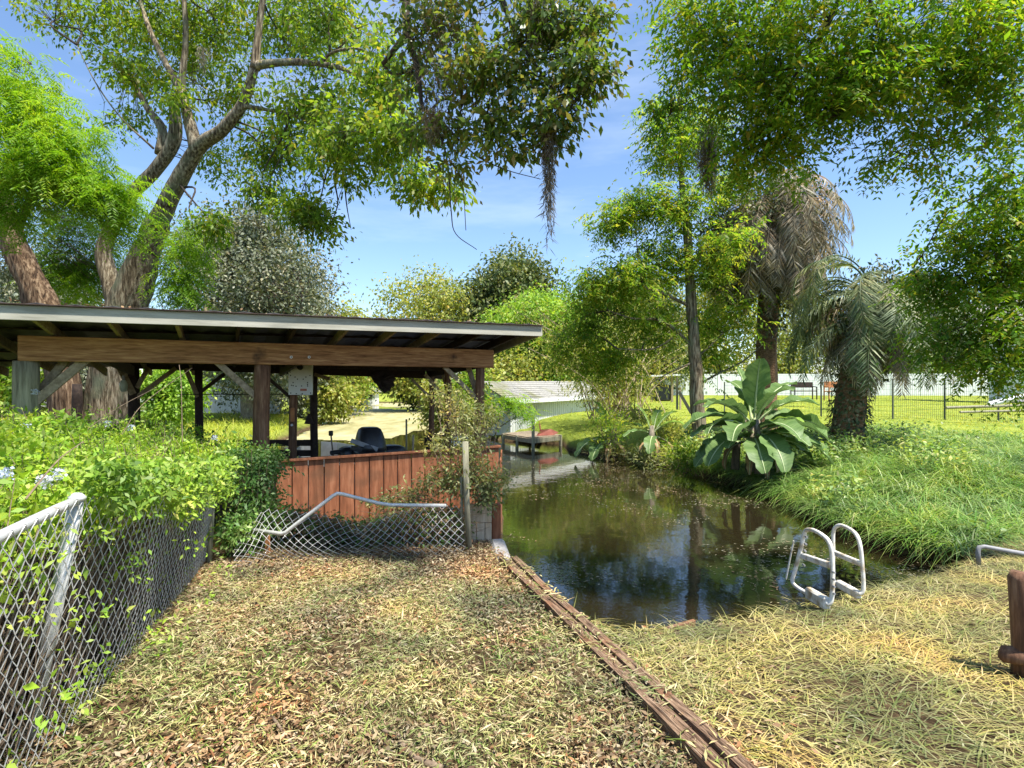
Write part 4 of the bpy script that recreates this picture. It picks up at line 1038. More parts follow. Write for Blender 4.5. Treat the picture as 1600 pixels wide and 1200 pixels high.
def moss_strands(tops, lens, n, spread, wid=.012):
    """grey hanging moss: tangled short curls along drooping strands"""
    out = []
    for tp, ln in zip(tops, lens):
        o = rng.normal(size=(n, 3)) * np.array([spread, spread, spread * .4]); ll = ln * rng.random(n) ** .8
        seg = max(4, int(ln / .06))
        for i in range(seg):
            t = i / seg; k = ll / ln > t * .96
            m_ = int(k.sum())
            if m_ == 0: continue
            c = tp + o[k] * (1 - .55 * t) - UP * (t * ln) + rng.normal(size=(m_, 3)) * spread * .12
            d = rng.normal(size=(m_, 3)) * .45 - UP
            out.append(kites(c, d, rand_dirs(m_), ln / seg * rng.uniform(.9, 1.9, m_), wid * rng.uniform(.5, 1.3, m_)))
    return np.concatenate(out)

# leaf colours
L_feather = leaf_mat('feathery bright leaves', [(.13, .30, .012), (.21, .42, .02), (.30, .50, .03), (.17, .34, .02), (.38, .50, .05)], .55)
L_olive = leaf_mat('olive leaves', [(.09, .19, .012), (.17, .32, .02), (.26, .42, .03), (.34, .43, .05), (.12, .24, .02), (.34, .30, .06)], .58)
L_oak = leaf_mat('oak leaves', [(.07, .14, .018), (.13, .23, .035), (.22, .31, .06), (.09, .18, .025), (.30, .24, .08), (.17, .26, .045)], .55, .4, .5)
L_pin = leaf_mat('bright compound leaves', [(.09, .22, .012), (.15, .33, .018), (.24, .42, .03), (.12, .26, .015), (.33, .44, .04), (.40, .34, .05)], .56)
L_mid = leaf_mat('slim tree leaves', [(.10, .26, .02), (.20, .38, .03), (.32, .46, .05), (.42, .42, .07), (.14, .30, .02)], .6)
L_grey = leaf_mat('grey green leaves', [(.09, .12, .06), (.17, .20, .12), (.28, .30, .21), (.07, .10, .045), (.36, .36, .28)], .25, .6)
L_yellow = leaf_mat('yellow green far leaves', [(.20, .28, .04), (.34, .40, .07), (.46, .48, .12), (.26, .34, .06), (.48, .40, .14)], .4)
L_dark = leaf_mat('dark far leaves', [(.05, .085, .02), (.10, .15, .04), (.19, .23, .07), (.27, .28, .11)], .3)
L_green = leaf_mat('fresh far leaves', [(.17, .34, .03), (.28, .48, .05), (.38, .54, .07), (.22, .38, .04)], .45)
L_bush = leaf_mat('bush leaves', [(.20, .38, .03), (.32, .52, .05), (.44, .58, .09), (.15, .30, .03), (.50, .58, .16)], .42)
L_bushdark = leaf_mat('vine leaves', [(.07, .17, .03), (.13, .27, .05), (.22, .36, .09), (.30, .38, .16)], .35)
L_dusty = leaf_mat('dusty shrub leaves', [(.16, .21, .06), (.29, .33, .11), (.46, .48, .24), (.12, .17, .05), (.50, .46, .20)], .42)
L_moss = leaf_mat('hanging moss strands', [(.16, .15, .10), (.28, .26, .18), (.40, .37, .27), (.20, .17, .12)], .3, .9, .1, (1, 1, .9))
L_mossdark = leaf_mat('dark hanging moss strands', [(.10, .085, .06), (.20, .17, .12), (.30, .26, .19)], .3, .9, .1, (1, 1, .9))
L_mossfar = leaf_mat('pale hanging moss', [(.34, .34, .20), (.46, .45, .30), (.56, .54, .40)], .3, .9, .1, (1, 1, .9))
L_frond = leaf_mat('grey green fronds', [(.07, .11, .04), (.15, .21, .08), (.32, .37, .21), (.05, .085, .03)], .25, .5)
L_dead = leaf_mat('dead fronds', [(.07, .055, .035), (.21, .175, .11), (.42, .37, .26), (.12, .10, .055), (.54, .50, .39), (.31, .21, .11), (.14, .16, .06)], .25, .7)
L_ivy = leaf_mat('trunk ivy', [(.035, .06, .02), (.08, .12, .04), (.15, .17, .08), (.28, .25, .15)], .2, .6)
L_flower = leaf_mat('pale blue petals', [(.50, .56, .80), (.62, .68, .88), (.44, .50, .78)], .4, .6)

# ---------------------------------------------------------------- big tree behind the boathouse
feather = [(30, 150, 60, 50, 8.2, .7, 60), (80, 205, 75, 40, 8.2, .7, 70), (50, 265, 75, 40, 8.2, .7, 75), (120, 270, 60, 36, 8.3, .6, 55), (165, 300, 55, 30, 8.4, .5, 42), (190, 335, 34, 24, 8.8, .4, 18), (110, 345, 60, 36, 12, .6, 50), (150, 400, 60, 40, 12.2, .6, 55), (100, 420, 50, 40, 12.2, .6, 45), (288, 385, 26, 36, 9.9, .4, 30), (280, 440, 26, 32, 9.9, .4, 30), (10, 90, 40, 40, 8.6, .6, 20), (20, 330, 40, 30, 8.6, .6, 26), (150, 445, 70, 30, 12.4, .6, 50), (-80, 250, 90, 160, 8.5, 1, 90)]
olive = [(330, 40, 120, 60, 11.6, 1.0, 150), (450, 40, 110, 70, 11, 1.0, 160), (520, 30, 90, 70, 9.4, 1.0, 110), (490, 170, 100, 60, 9.6, 1, 140), (540, 230, 80, 60, 8.8, .9, 130), (430, 240, 70, 45, 10.6, .6, 80), (360, 150, 60, 50, 11.6, .7, 66), (230, 40, 100, 50, 12, .9, 110), (130, 25, 90, 45, 11.2, 1.1, 90), (200, 110, 40, 45, 10.8, .6, 45), (590, 130, 50, 70, 8.4, .8, 100), (620, 215, 60, 35, 8, .7, 80), (650, 285, 28, 30, 8, .4, 34), (700, 295, 18, 20, 8, .3, 18), (470, 325, 45, 32, 9.2, .6, 60), (415, 300, 35, 20, 9.6, .5, 28), (335, 350, 28, 28, 9.8, .4, 30), (500, 350, 35, 20, 9.2, .5, 30), (350, -120, 300, 90, 10, 2, 260), (280, 160, 25, 30, 10.2, .4, 20), (250, 120, 70, 50, 12, .6, 60), (340, 250, 40, 36, 11.6, .5, 34), (200, 190, 36, 30, 12, .5, 22), (300, 90, 70, 50, 12, .6, 60)]
Cf, Co = blob_centres(feather), blob_centres(olive)
VF = pinnate_leaves(Cf, 6, .14, .38, 9, .10, .020, .9)
VO = np.concatenate([simple_leaves(Co, 23, .13, .095, .040, .7, .5)])
t = tree('big_tree', 'large rough barked tree with forked limbs rising behind the boathouse roof', [(165, 760, 11, .42), (168, 640, 11, .36), (180, 540, 10.9, .33), (205, 460, 10.8, .30), (224, 405, 10.7, .23), (247, 345, 10.6, .19)],
     [[(243, 356, 10.6, .185), (272, 295, 10.4, .15), (308, 232, 10.2, .128), (345, 205, 10.0, .105), (378, 165, 9.8, .088), (398, 105, 9.6, .075)],
      [(398, 108, 9.6, .085), (402, 60, 9.6, .06), (410, 0, 9.6, .05), (415, -60, 9.6, .04)],
      [(398, 104, 9.6, .075), (440, 98, 9.4, .06), (500, 100, 9.1, .045), (560, 120, 8.8, .03), (620, 190, 8.4, .02), (660, 250, 8.2, .012)],
      [(500, 100, 9.1, .03), (520, 82, 9, .022), (560, 76, 8.6, .018), (590, 92, 8.4, .012)],
      [(306, 236, 10.2, .12), (296, 190, 10.3, .10), (284, 140, 10.4, .07), (290, 60, 10.4, .05), (285, -40, 10.4, .04)],
      [(288, 150, 10.4, .07), (262, 105, 10.6, .055), (235, 50, 10.8, .045), (215, -10, 11, .03)],
      [(190, 500, 10.9, .22), (172, 440, 11, .17), (162, 385, 11, .14), (200, 310, 10.9, .12), (245, 262, 10.8, .12), (272, 215, 10.7, .12), (270, 150, 10.7, .08)],
      [(250, 240, 10.8, .10), (252, 200, 10.9, .08), (228, 165, 11, .06), (200, 110, 11, .04)],
      [(240, 232, 10.8, .022), (190, 185, 10.7, .016), (150, 130, 10.6, .012), (120, 70, 10.5, .008)],
      [(375, 165, 9.8, .05), (420, 172, 9.6, .03), (470, 185, 9.4, .02), (530, 230, 9.1, .012)]],
     VO, (M_bark, L_olive), Co, olive[:18], .02, .55, .007, 1.5, n=26)
mesh('feathery_crown', VF, quads(len(VF) // 4), L_feather, t)
tp, _ = limb_path([(60, 250, 8.4, .02), (30, 190, 8.4, .02)])
V, Fc = twigs_to(Cf, [limb_path([(10, 320, 9.5, .1), (70, 240, 8.6, .1), (50, 100, 8.6, .1), (150, 340, 9, .1), (230, 390, 9.6, .1)])[0]], .35, .006, 1.2)
tag(mesh('twigs', V, Fc, M_darktwig, t), kind='stuff')
Cx = blob_centres([(20, 420, 70, 70, 12, .8, 60), (50, 300, 80, 60, 12, .8, 60)])
tree('leaning_tree', 'red brown trunk leaning left beside the large tree at the boathouse', [(108, 770, 10.5, .28), (104, 680, 10.5, .25), (98, 590, 10.5, .25), (72, 490, 10.5, .24), (45, 430, 10.5, .22), (18, 370, 10.5, .20), (-5, 315, 10.5, .22), (-40, 230, 10.5, .12)],
     [[(20, 372, 10.5, .10), (38, 330, 10.4, .07), (60, 285, 10.3, .05), (75, 220, 10.2, .03)]], simple_leaves(Cx, 24, .2, .10, .035, .7), (M_barkred, L_grey), Cx, None, 0, .4, .007, n=22)

# ---------------------------------------------------------------- oak overhead (its trunk stands right of and behind the camera)
oak = [(690, 30, 70, 45, 5.1, .4, 60), (650, 110, 40, 60, 5.3, .3, 36), (735, 110, 60, 50, 4.9, .4, 60), (840, 40, 70, 50, 4.7, .4, 70), (915, 40, 45, 50, 4.7, .3, 44), (900, 120, 50, 40, 4.6, .3, 50), (800, 130, 60, 45, 4.8, .4, 58), (870, 185, 45, 28, 4.6, .3, 34), (770, 200, 50, 26, 4.8, .25, 32), (700, 200, 36, 26, 5.0, .25, 20), (938, 110, 20, 40, 4.6, .2, 16), (800, 236, 36, 13, 4.8, .15, 14), (850, 225, 24, 10, 4.7, .15, 7), (710, 265, 22, 20, 5, .15, 10), (660, 200, 30, 30, 5.2, .2, 16), (760, -70, 220, 50, 4.8, .6, 90)]
Ck = blob_centres(oak)
# the rest of the crown, above and behind, that shades the near bank
def cloud(cx, cy, cz, rx, ry, rz, n): return np.array([cx, cy, cz]) + rand_dirs(n) * (rng.random(n) ** .5)[:, None] * np.array([rx, ry, rz])
Ckb = np.concatenate([cloud(-4.5, .2, 6.6, 2.2, 2.0, .9, 150), cloud(-2.2, 1.6, 7.2, 1.8, 1.6, .7, 70)])
VK = np.concatenate([simple_leaves(Ck, 19, .085, .066, .029, .55, .55), simple_leaves(Ckb, 26, .22, .12, .055, .5)])
OAK_TRUNK = [(CU - 5.2 / .6 * F, CV + 1.8 / .6 * F, .6, .36), (CU - 5.1 / .7 * F, CV - .2 / .7 * F, .7, .32), (CU - 4.6 / 1.0 * F, CV - 2.4 / 1.0 * F, 1.0, .28), (CU - 3.9 / 1.4 * F, CV - 3.6 / 1.4 * F, 1.4, .24)]
ot = tree('live_oak', 'dark small leaved oak bough hanging down at the top middle', OAK_TRUNK,
     [], VK, (M_bark, L_oak), None, None, 0, 0)
for i, l in enumerate([[(640, -200, 5.4, .07), (637, -60, 5.3, .045), (634, 20, 5.2, .036), (636, 50, 5.2, .033), (618, 75, 5.25, .028), (598, 100, 5.3, .02)],
      [(634, 45, 5.2, .030), (648, 90, 5.15, .026), (655, 130, 5.1, .022), (662, 170, 5.1, .016), (690, 190, 5.0, .010), (740, 240, 4.95, .007), (790, 265, 4.9, .004), (845, 280, 4.85, .003)],
      [(598, 98, 5.3, .016), (612, 115, 5.3, .012), (645, 112, 5.2, .009)],
      [(690, 215, 5.0, .010), (700, 260, 5.0, .006), (705, 330, 5.0, .005), (712, 365, 5.0, .004), (745, 390, 5.0, .003)],
      [(702, 250, 5.0, .006), (722, 285, 5.0, .004), (728, 360, 5.0, .003)],
      [(760, -80, 4.9, .03), (800, 40, 4.8, .02), (850, 120, 4.7, .012), (900, 175, 4.6, .006)],
      [(800, 30, 4.8, .014), (870, 20, 4.7, .01), (950, 25, 4.6, .004), (975, 5, 4.6, .003)]]):
    p, r = limb_path(l, 6); mesh('limb', *tube(p, r, 8, .06, 0, i), M_darktwig, ot, True)
hub = spline(np.array([[-3.9, 1.4, 5.2], [-3.0, 2.8, 5.9], [-1.9, 4.4, 6.4], P(640, -200, 5.4)]), 8)
mesh('limb', *tube(hub, np.linspace(.2, .07, len(hub)), 10, .05, 5, 2), M_bark, ot, True)
V, Fc = twigs_to(Ck, [limb_path([(640, -100, 5.3, .1), (655, 130, 5.1, .1), (760, 180, 4.9, .1)])[0], limb_path([(760, -80, 4.9, .1), (850, 120, 4.7, .1), (900, 175, 4.6, .1)])[0]], .6, .004, .8)
tag(mesh('twigs', V, Fc, M_darktwig, ot), kind='stuff')
# dry brown twig tangle in the oak
Cd = blob_centres([(690, 120, 50, 80, 5.0, .3, 260), (700, 40, 50, 40, 5, .3, 120)])
V, Fc = sticks(Cd, Cd + rng.normal(size=Cd.shape) * .12, .0025); tag(mesh('dry_twigs', V, Fc, M_twig, ot), kind='stuff')

def moss(name, label, tops, lens, n, spread, mat=L_moss, wid=.010):
    V = moss_strands(tops, lens, n, spread, wid)
    tag(mesh(name, V, quads(len(V) // 4), mat), label, 'moss', 'hanging moss')
moss('hanging_moss', 'long dark moss rope hanging from the oak against blue sky', [P(857, 185, 4.6), P(856, 200, 4.62)], [1.10, .75], 80, .030, L_mossdark, .007)
moss('hanging_moss', 'short tan moss tuft below the forked oak limb', [P(672, 172, 5.0), P(682, 178, 5.0)], [.34, .26], 80, .055)
moss('hanging_moss', 'pale moss tuft at the top edge of the oak', [P(836, -6, 4.6)], [.42], 130, .055)
moss('hanging_moss', 'thick grey moss hanging beside the tall palm', [P(1110, 195, 6), P(1106, 220, 6), P(1100, 235, 6)], [.7, .6, .4], 90, .05)
moss('hanging_moss', 'pale moss wisp hanging in the big forked tree', [P(318, 75, 9.5)], [.5], 60, .05)

# ---------------------------------------------------------------- bright compound-leaved tree leaning in from the right
pin = [(1105, 50, 75, 60, 5.4, .6, 60), (1180, 60, 80, 60, 5.2, .6, 70), (1170, 150, 90, 70, 5.2, .6, 85), (1280, 60, 100, 70, 4.9, .6, 90), (1270, 150, 90, 60, 5.0, .6, 80), (1360, 140, 80, 55, 4.8, .5, 70), (1220, 225, 70, 50, 5.2, .5, 60), (1160, 245, 35, 40, 5.4, .3, 26), (1440, 50, 110, 60, 4.7, .6, 95), (1550, 60, 90, 80, 4.6, .6, 95), (1500, 130, 80, 45, 4.7, .5, 45), (1440, 190, 60, 25, 4.9, .4, 16), (1560, 190, 60, 45, 4.7, .4, 34), (1375, 250, 35, 35, 5.2, .3, 9), (1430, 245, 35, 35, 5.2, .3, 14), (1530, 270, 60, 40, 5, .4, 20), (1590, 280, 40, 60, 4.9, .4, 22), (1045, 180, 32, 28, 6, .3, 16), (1070, 120, 28, 40, 5.8, .3, 16), (1060, 40, 30, 40, 5.6, .3, 18), (1300, -90, 320, 70, 4.8, .9, 170)]
low = [(1520, 370, 80, 50, 5.6, .5, 60), (1590, 400, 60, 70, 5.3, .5, 65), (1500, 440, 70, 55, 5.6, .5, 62), (1570, 500, 60, 60, 5.2, .5, 66), (1470, 520, 45, 40, 5.6, .4, 30), (1530, 560, 50, 35, 5.4, .4, 30), (1600, 570, 40, 50, 5.1, .4, 30), (1440, 430, 30, 30, 5.8, .3, 16), (1590, 330, 50, 30, 5.3, .4, 24), (1660, 400, 60, 200, 5.2, .6, 60)]
Cp, Cl = blob_centres(pin, .45), blob_centres(low, .5)
VP = np.concatenate([pinnate_leaves(np.concatenate([Cp, Cl]), 3, .09, .25, 6, .066, .026, .8), simple_leaves(np.concatenate([Cp, Cl]), 6, .09, .066, .028, .7, .5)])
gt = tree('compound_leaf_tree', 'near tree with bright green compound leaves drooping in from the right', [(1800, 1200, 5.6, .17), (1830, 800, 5.5, .15), (1830, 400, 5.4, .13), (1790, 100, 5.2, .12), (1740, -150, 5.0, .10)],
     [[(1740, -150, 5.0, .09), (1500, -180, 4.9, .06), (1345, -60, 4.8, .04), (1311, 0, 4.8, .024), (1285, 55, 4.85, .019), (1250, 105, 4.95, .014), (1222, 150, 5.0, .009)],
      [(1250, 105, 4.95, .010), (1190, 115, 5.1, .007), (1120, 140, 5.4, .005), (1050, 170, 5.8, .003)],
      [(1345, -60, 4.8, .02), (1370, 40, 4.7, .010), (1400, 110, 4.7, .006)],
      [(1830, 380, 5.4, .05), (1700, 320, 5.4, .03), (1580, 300, 5.4, .015), (1490, 325, 5.5, .008), (1440, 400, 5.7, .004)],
      [(1830, 500, 5.4, .05), (1700, 450, 5.3, .03), (1580, 480, 5.3, .015), (1480, 520, 5.5, .006)],
      [(1790, 100, 5.2, .04), (1650, 130, 4.9, .02), (1570, 150, 4.8, .012), (1480, 220, 4.9, .006), (1410, 240, 5.1, .003)],
      [(1500, -180, 4.9, .03), (1270, -60, 5.1, .014), (1180, 60, 5.2, .008), (1160, 110, 5.3, .005)],
      [(1220, 215, 5.2, .006), (1165, 235, 5.4, .007), (1112, 246, 5.7, .008), (1090, 262, 5.9, .005)]],
     VP, (M_darktwig, L_pin), np.concatenate([Cp, Cl]), pin[:18] + low[:9], .010, .6, .004, .7, n=12)

# ---------------------------------------------------------------- slim tree beyond the water
mid = [(1000, 320, 50, 32, 15, 1.2, 38), (960, 345, 32, 22, 15, 1, 20), (970, 430, 45, 32, 15, 1, 40), (1050, 400, 50, 45, 15.5, 1.2, 44), (1115, 410, 40, 35, 15.5, 1, 30), (925, 440, 32, 22, 15, .8, 18), (930, 490, 40, 30, 16, 1, 26), (1010, 500, 55, 40, 16, 1.2, 40), (1130, 500, 40, 50, 16, 1, 30), (1070, 320, 40, 30, 15, 1, 26), (1050, 240, 30, 40, 15, .8, 26), (1090, 200, 40, 40, 15, .8, 30), (1130, 290, 30, 40, 15.5, .8, 22), (1150, 365, 22, 14, 14, .5, 10), (1110, 560, 22, 20, 16, .6, 12), (1040, 180, 25, 30, 15, .6, 16), (960, 560, 50, 40, 17, 1, 40), (900, 540, 40, 30, 17, 1, 26)]
Cm = blob_centres(mid, .5)
VM = np.concatenate([pinnate_leaves(Cm, 7, .22, .42, 6, .15, .045, .7), simple_leaves(Cm, 16, .3, .13, .05, .6)])
tree('slim_tree', 'slim brown trunked tree with airy yellow green leaves beyond the pond', [(1098, 720, 15.5, .22), (1090, 640, 15.5, .19), (1086, 560, 15.5, .165), (1080, 470, 15.5, .14), (1075, 380, 15.4, .115), (1066, 290, 15.3, .08), (1060, 200, 15.2, .05), (1062, 130, 15.2, .03)],
     [[(1084, 545, 15.5, .05), (1060, 520, 15.4, .045), (1030, 500, 15.3, .04), (990, 498, 15.2, .03), (950, 485, 15, .015)], [(1060, 522, 15.4, .03), (1020, 545, 15.3, .022), (965, 545, 15.2, .012)],
      [(1080, 480, 15.5, .05), (1040, 460, 15.3, .04), (1010, 450, 15.2, .03), (1000, 425, 15.1, .018), (990, 330, 15, .01)], [(1086, 565, 15.5, .03), (1050, 580, 15.2, .02), (1015, 600, 15, .012)],
      [(1078, 420, 15.4, .04), (1100, 390, 15.4, .028), (1120, 350, 15.4, .015)], [(1070, 340, 15.3, .03), (1035, 320, 15.2, .02), (995, 322, 15, .01)], [(1086, 560, 15.5, .03), (1105, 545, 15.5, .02), (1130, 520, 15.5, .012)],
      [(1084, 605, 15.5, .03), (1120, 585, 15.7, .03), (1160, 565, 15.9, .026), (1190, 540, 16, .012)]],
     VM, (M_bark, L_mid), Cm, mid, .018, .5, .010, 1.6, n=14)

# ---------------------------------------------------------------- far trees
def far_tree(name, label, u, vt, vb, w, Y, leafm, L=.2, lobes=14, per=26, clump=18, cr=.55,  bark=None, trunk_r=.22, v0=None, droopy=.5, mossn=0, gap=.75, group='background trees', trunk_show=True):
    s = Y / F; cu, cv = u, (vt + vb) / 2; rw, rh = w / 2, (vb - vt) / 2
    base_v = v0 if v0 else CV + (EYE - .1) / Y * F
    bl, limbs = [], []
    lobes = int(lobes * 1.6)
    for i in range(lobes):
        a = rng.uniform(0, 2 * math.pi); r = math.sqrt(rng.random()) * .78
        k = rng.uniform(.26, .46) * gap / .75
        bu, bv = cu + math.cos(a) * r * rw, cv + math.sin(a) * r * rh
        yy = Y + rng.normal() * w * s * .2
        bl.append((bu, bv, rw * k, rh * k * .8, yy, w * s * .16, clump))
        limbs.append([(u, min(base_v, vb - rh * .2), Y, trunk_r * .35), ((u + bu) / 2 + rng.normal() * 6, (bv + vb - rh * .2) / 2, (Y + yy) / 2, trunk_r * .22), (bu, bv, yy, trunk_r * .06)])
    C = blob_centres(bl, .5)
    V = simple_leaves(C, per, cr, L * 1.25, L * .72, droopy)
    t = tree(name, label, [(u, base_v + 6, Y, trunk_r), (u + 2, (base_v + vb) / 2, Y, trunk_r * .85), (u - 3, cv + rh * .3, Y, trunk_r * .6), (u + 3, vt + rh * .4, Y, trunk_r * .15)], limbs[:8], V, (bark or M_barkgrey, leafm), C, None, 0, .25, trunk_r * .08, 2.5, group, n=8)
    if mossn:
        k = rng.choice(len(C), mossn); tp = C[k]
        Vm = moss_strands(tp, rng.uniform(.8, 2.4, mossn) * Y / 40, 7, .16 * Y / 40, .05 * Y / 40)
        mesh('hanging_moss', Vm, quads(len(Vm) // 4), L_mossfar, t)
    return t
far_tree('grey_tree', 'broad grey green tree behind the boathouse roof', 385, 310, 640, 270, 26, L_grey, .12, 28, 46, 28, .5, trunk_r=.4)
far_tree('grey_tree', 'smaller dusty grey tree right of the broad grey tree', 465, 405, 640, 130, 30, L_grey, .13, 16, 42, 20, .5)
far_tree('bushy_tree', 'low yellow green tree at the roof edge left of the pale tree', 545, 468, 640, 90, 38, L_yellow, .2, 11, 24, 14, .5)
far_tree('pale_tree', 'pale thin crowned tree with bare whitish branches behind the canal', 655, 400, 640, 155, 44, L_yellow, .2, 30, 26, 18, .7, trunk_r=.3, gap=.66, bark=M_brace)
far_tree('dark_oak', 'tall dark round crowned oak behind the bright cypress', 795, 392, 640, 165, 46, L_dark, .26, 34, 36, 28, .6, trunk_r=.4)
far_tree('cypress_tree', 'bright yellow green cypress hung with moss right of the roof end', 830, 424, 640, 150, 34, L_green, .16, 34, 36, 28, .45, trunk_r=.3, mossn=90, droopy=.8)
far_tree('cypress_tree', 'lower bright green tree between the cypress and slim tree', 885, 475, 640, 100, 32, L_green, .16, 16, 30, 20, .5, mossn=20)
far_tree('bushy_tree', 'yellowish bush right behind the roof end above the shed', 800, 555, 640, 110, 31, L_yellow, .17, 14, 28, 18, .45)
far_tree('dark_oak', 'dark green bush above the white shed fence', 885, 560, 640, 80, 40, L_dark, .2, 10, 28, 16, .5)
far_tree('moss_tree', 'pale moss hung tree left of the tall palm trunk', 1120, 390, 640, 150, 56, L_yellow, .26, 18, 26, 18, .9, mossn=60, trunk_r=.35)
far_tree('moss_tree', 'moss hung tree between the two palms behind the white fence', 1240, 425, 640, 170, 58, L_yellow, .26, 18, 26, 18, .9, mossn=50, trunk_r=.35)
far_tree('moss_tree', 'yellow green tree behind the white fence at the slim trunk', 1020, 470, 640, 130, 54, L_yellow, .26, 18, 26, 18, .9, mossn=40, trunk_r=.35)
far_tree('fence_tree', 'green tree behind the vinyl fence right of the drooping palm', 1430, 440, 640, 190, 58, L_green, .26, 18, 28, 18, .9)
far_tree('fence_tree', 'dark tree behind the white sided house', 1610, 400, 640, 200, 56, L_dark, .26, 18, 28, 18, .9)
far_tree('middle_tree', 'tall yellow green tree right of the bright cypress', 930, 430, 640, 120, 44, L_yellow, .22, 22, 30, 20, .6, mossn=40)
far_tree('middle_tree', 'tall dark tree behind the slim tree trunk', 1010, 410, 640, 130, 50, L_dark, .25, 20, 30, 20, .7, mossn=40)
far_tree('canal_tree', 'dark green tree overhanging the far right canal bank', 655, 565, 645, 90, 46, L_dark, .2, 14, 30, 18, .5)
far_tree('canal_tree', 'fresh green tree left of the far white boathouse', 545, 560, 645, 70, 58, L_green, .22, 12, 28, 16, .6)
far_tree('canal_tree', 'dark tree closing the far end of the canal', 600, 545, 632, 100, 72, L_dark, .28, 14, 28, 18, .8)
far_tree('bank_tree', 'sunlit yellow green bush on the left canal bank', 515, 590, 655, 50, 30, L_yellow, .15, 10, 26, 14, .35)
far_tree('bank_tree', 'low bush behind the left boathouse posts', 270, 570, 660, 90, 17, L_green, .09, 14, 30, 16, .25, trunk_r=.06)
far_tree('bank_tree', 'grey green bush between the two red trunks', 130, 560, 660, 90, 16, L_grey, .09, 14, 30, 16, .25, trunk_r=.06)
far_tree('bank_tree', 'leafy bush at the far left behind the round post', 20, 545, 655, 110, 15, L_olive, .09, 14, 30, 16, .25, trunk_r=.06)
far_tree('wood_tree', 'tall dim tree behind the left garden fence', 340, 480, 640, 200, 40, L_dark, .22, 18, 28, 18, .7)
far_tree('wood_tree', 'dense grey green tree behind the leaning trunk', 60, 380, 640, 260, 28, L_grey, .18, 22, 30, 20, .6, trunk_r=.3)
far_tree('bank_bush', 'yellow leafed bush seen through the right boathouse posts', 690, 590, 670, 60, 22, L_yellow, .11, 12, 26, 14, .25, trunk_r=.05)
far_tree('bank_bush', 'leafy bush behind the right end post of the boathouse', 735, 585, 670, 60, 20, L_mid, .10, 12, 26, 14, .25, trunk_r=.05)

# cane thicket of many thin stems
ct = thing('cane_thicket', 'tall thicket of thin yellow stems beside the white shed', 'shrub', P(960, 660, 21))
ps, qs, Cc = [], [], []
for i in range(70):
    b0 = P(rng.normal(965, 28), 655, 21 + rng.normal() * .8); tip = P(965 + rng.normal() * 75, rng.uniform(470, 560), 21 + rng.normal() * 1.4)
    m_ = (b0 * .55 + tip * .45) + (b0 - tip) * np.array([.12, .1, -.12])
    mesh('stem', *tube(spline(np.array([b0, m_, tip]), 4), np.linspace(.022, .006, 9), 5), M_twig if i % 3 else M_pale, ct)
    for f_ in (.3, .5, .7, .85, 1.0): Cc.append(b0 + (tip - b0) * f_ + rng.normal(size=3) * .2)
Vc = simple_leaves(np.array(Cc), 26, .32, .15, .035, .9); mesh('foliage', Vc, quads(len(Vc) // 4), L_yellow, ct)

# ---------------------------------------------------------------- bananas
def banana_leaf(L, W, e0, bend, seed, tear=.0):
    r_ = np.random.default_rng(seed); n = 14; V = []; ang = e0; p = np.array([0., 0, 0]); Lp = .22 * L
    pts = []
    for i in range(n + 1):
        t = i / n; pts.append((p.copy(), ang)); ang -= bend / n * (.4 + 1.2 * t); p = p + np.array([math.cos(ang), 0, math.sin(ang)]) * (L / n)
    Fc, mi = [], []
    for i, (q, a) in enumerate(pts):
        t = i / n; tt = np.clip((t - .16) / .84, 0, 1); w = W * .5 * (math.sin(math.pi * min(1, tt * .93 + .04)) ** .55) * (1.0 if tt > 0 else 0)
        w = max(w if t > .17 else .012, .004); nr = np.array([-math.sin(a), 0, math.cos(a)])
        for k in (-1, -.5, 0, .5, 1):
            wv = .03 * W * math.sin(i * 1.9 + k * 2 + seed) * abs(k) * 2 + r_.normal() * .012 * W * abs(k)
            kk = k * (1 - (.30 if abs(k) == 1 and r_.random() < .3 else 0) * (t > .2))
            V.append(q + np.array([0, kk * w, 0]) + nr * (abs(k) * w * .28 + wv))
    for i in range(n):
        for k in range(4): Fc.append((i * 5 + k, i * 5 + k + 1, (i + 1) * 5 + k + 1, (i + 1) * 5 + k)); mi.append(0)
    o = len(V)
    for i, (q, a) in enumerate(pts):
        nr = np.array([-math.sin(a), 0, math.cos(a)]); r = .022 * (1 - .8 * i / n) * L
        V += [q + np.array([0, -r, 0]) + nr * .006, q + nr * (r * .7 + .006), q + np.array([0, r, 0]) + nr * .006, q - nr * r]
    for i in range(n):
        for k in range(4): Fc.append((o + i * 4 + k, o + i * 4 + (k + 1) % 4, o + (i + 1) * 4 + (k + 1) % 4, o + (i + 1) * 4 + k)); mi.append(1)
    me = bpy.data.meshes.new('leaf'); me.from_pydata([tuple(v) for v in V], [], Fc); me.update()
    me.polygons.foreach_set('material_index', mi); me.polygons.foreach_set('use_smooth', [True] * len(Fc))
    return me
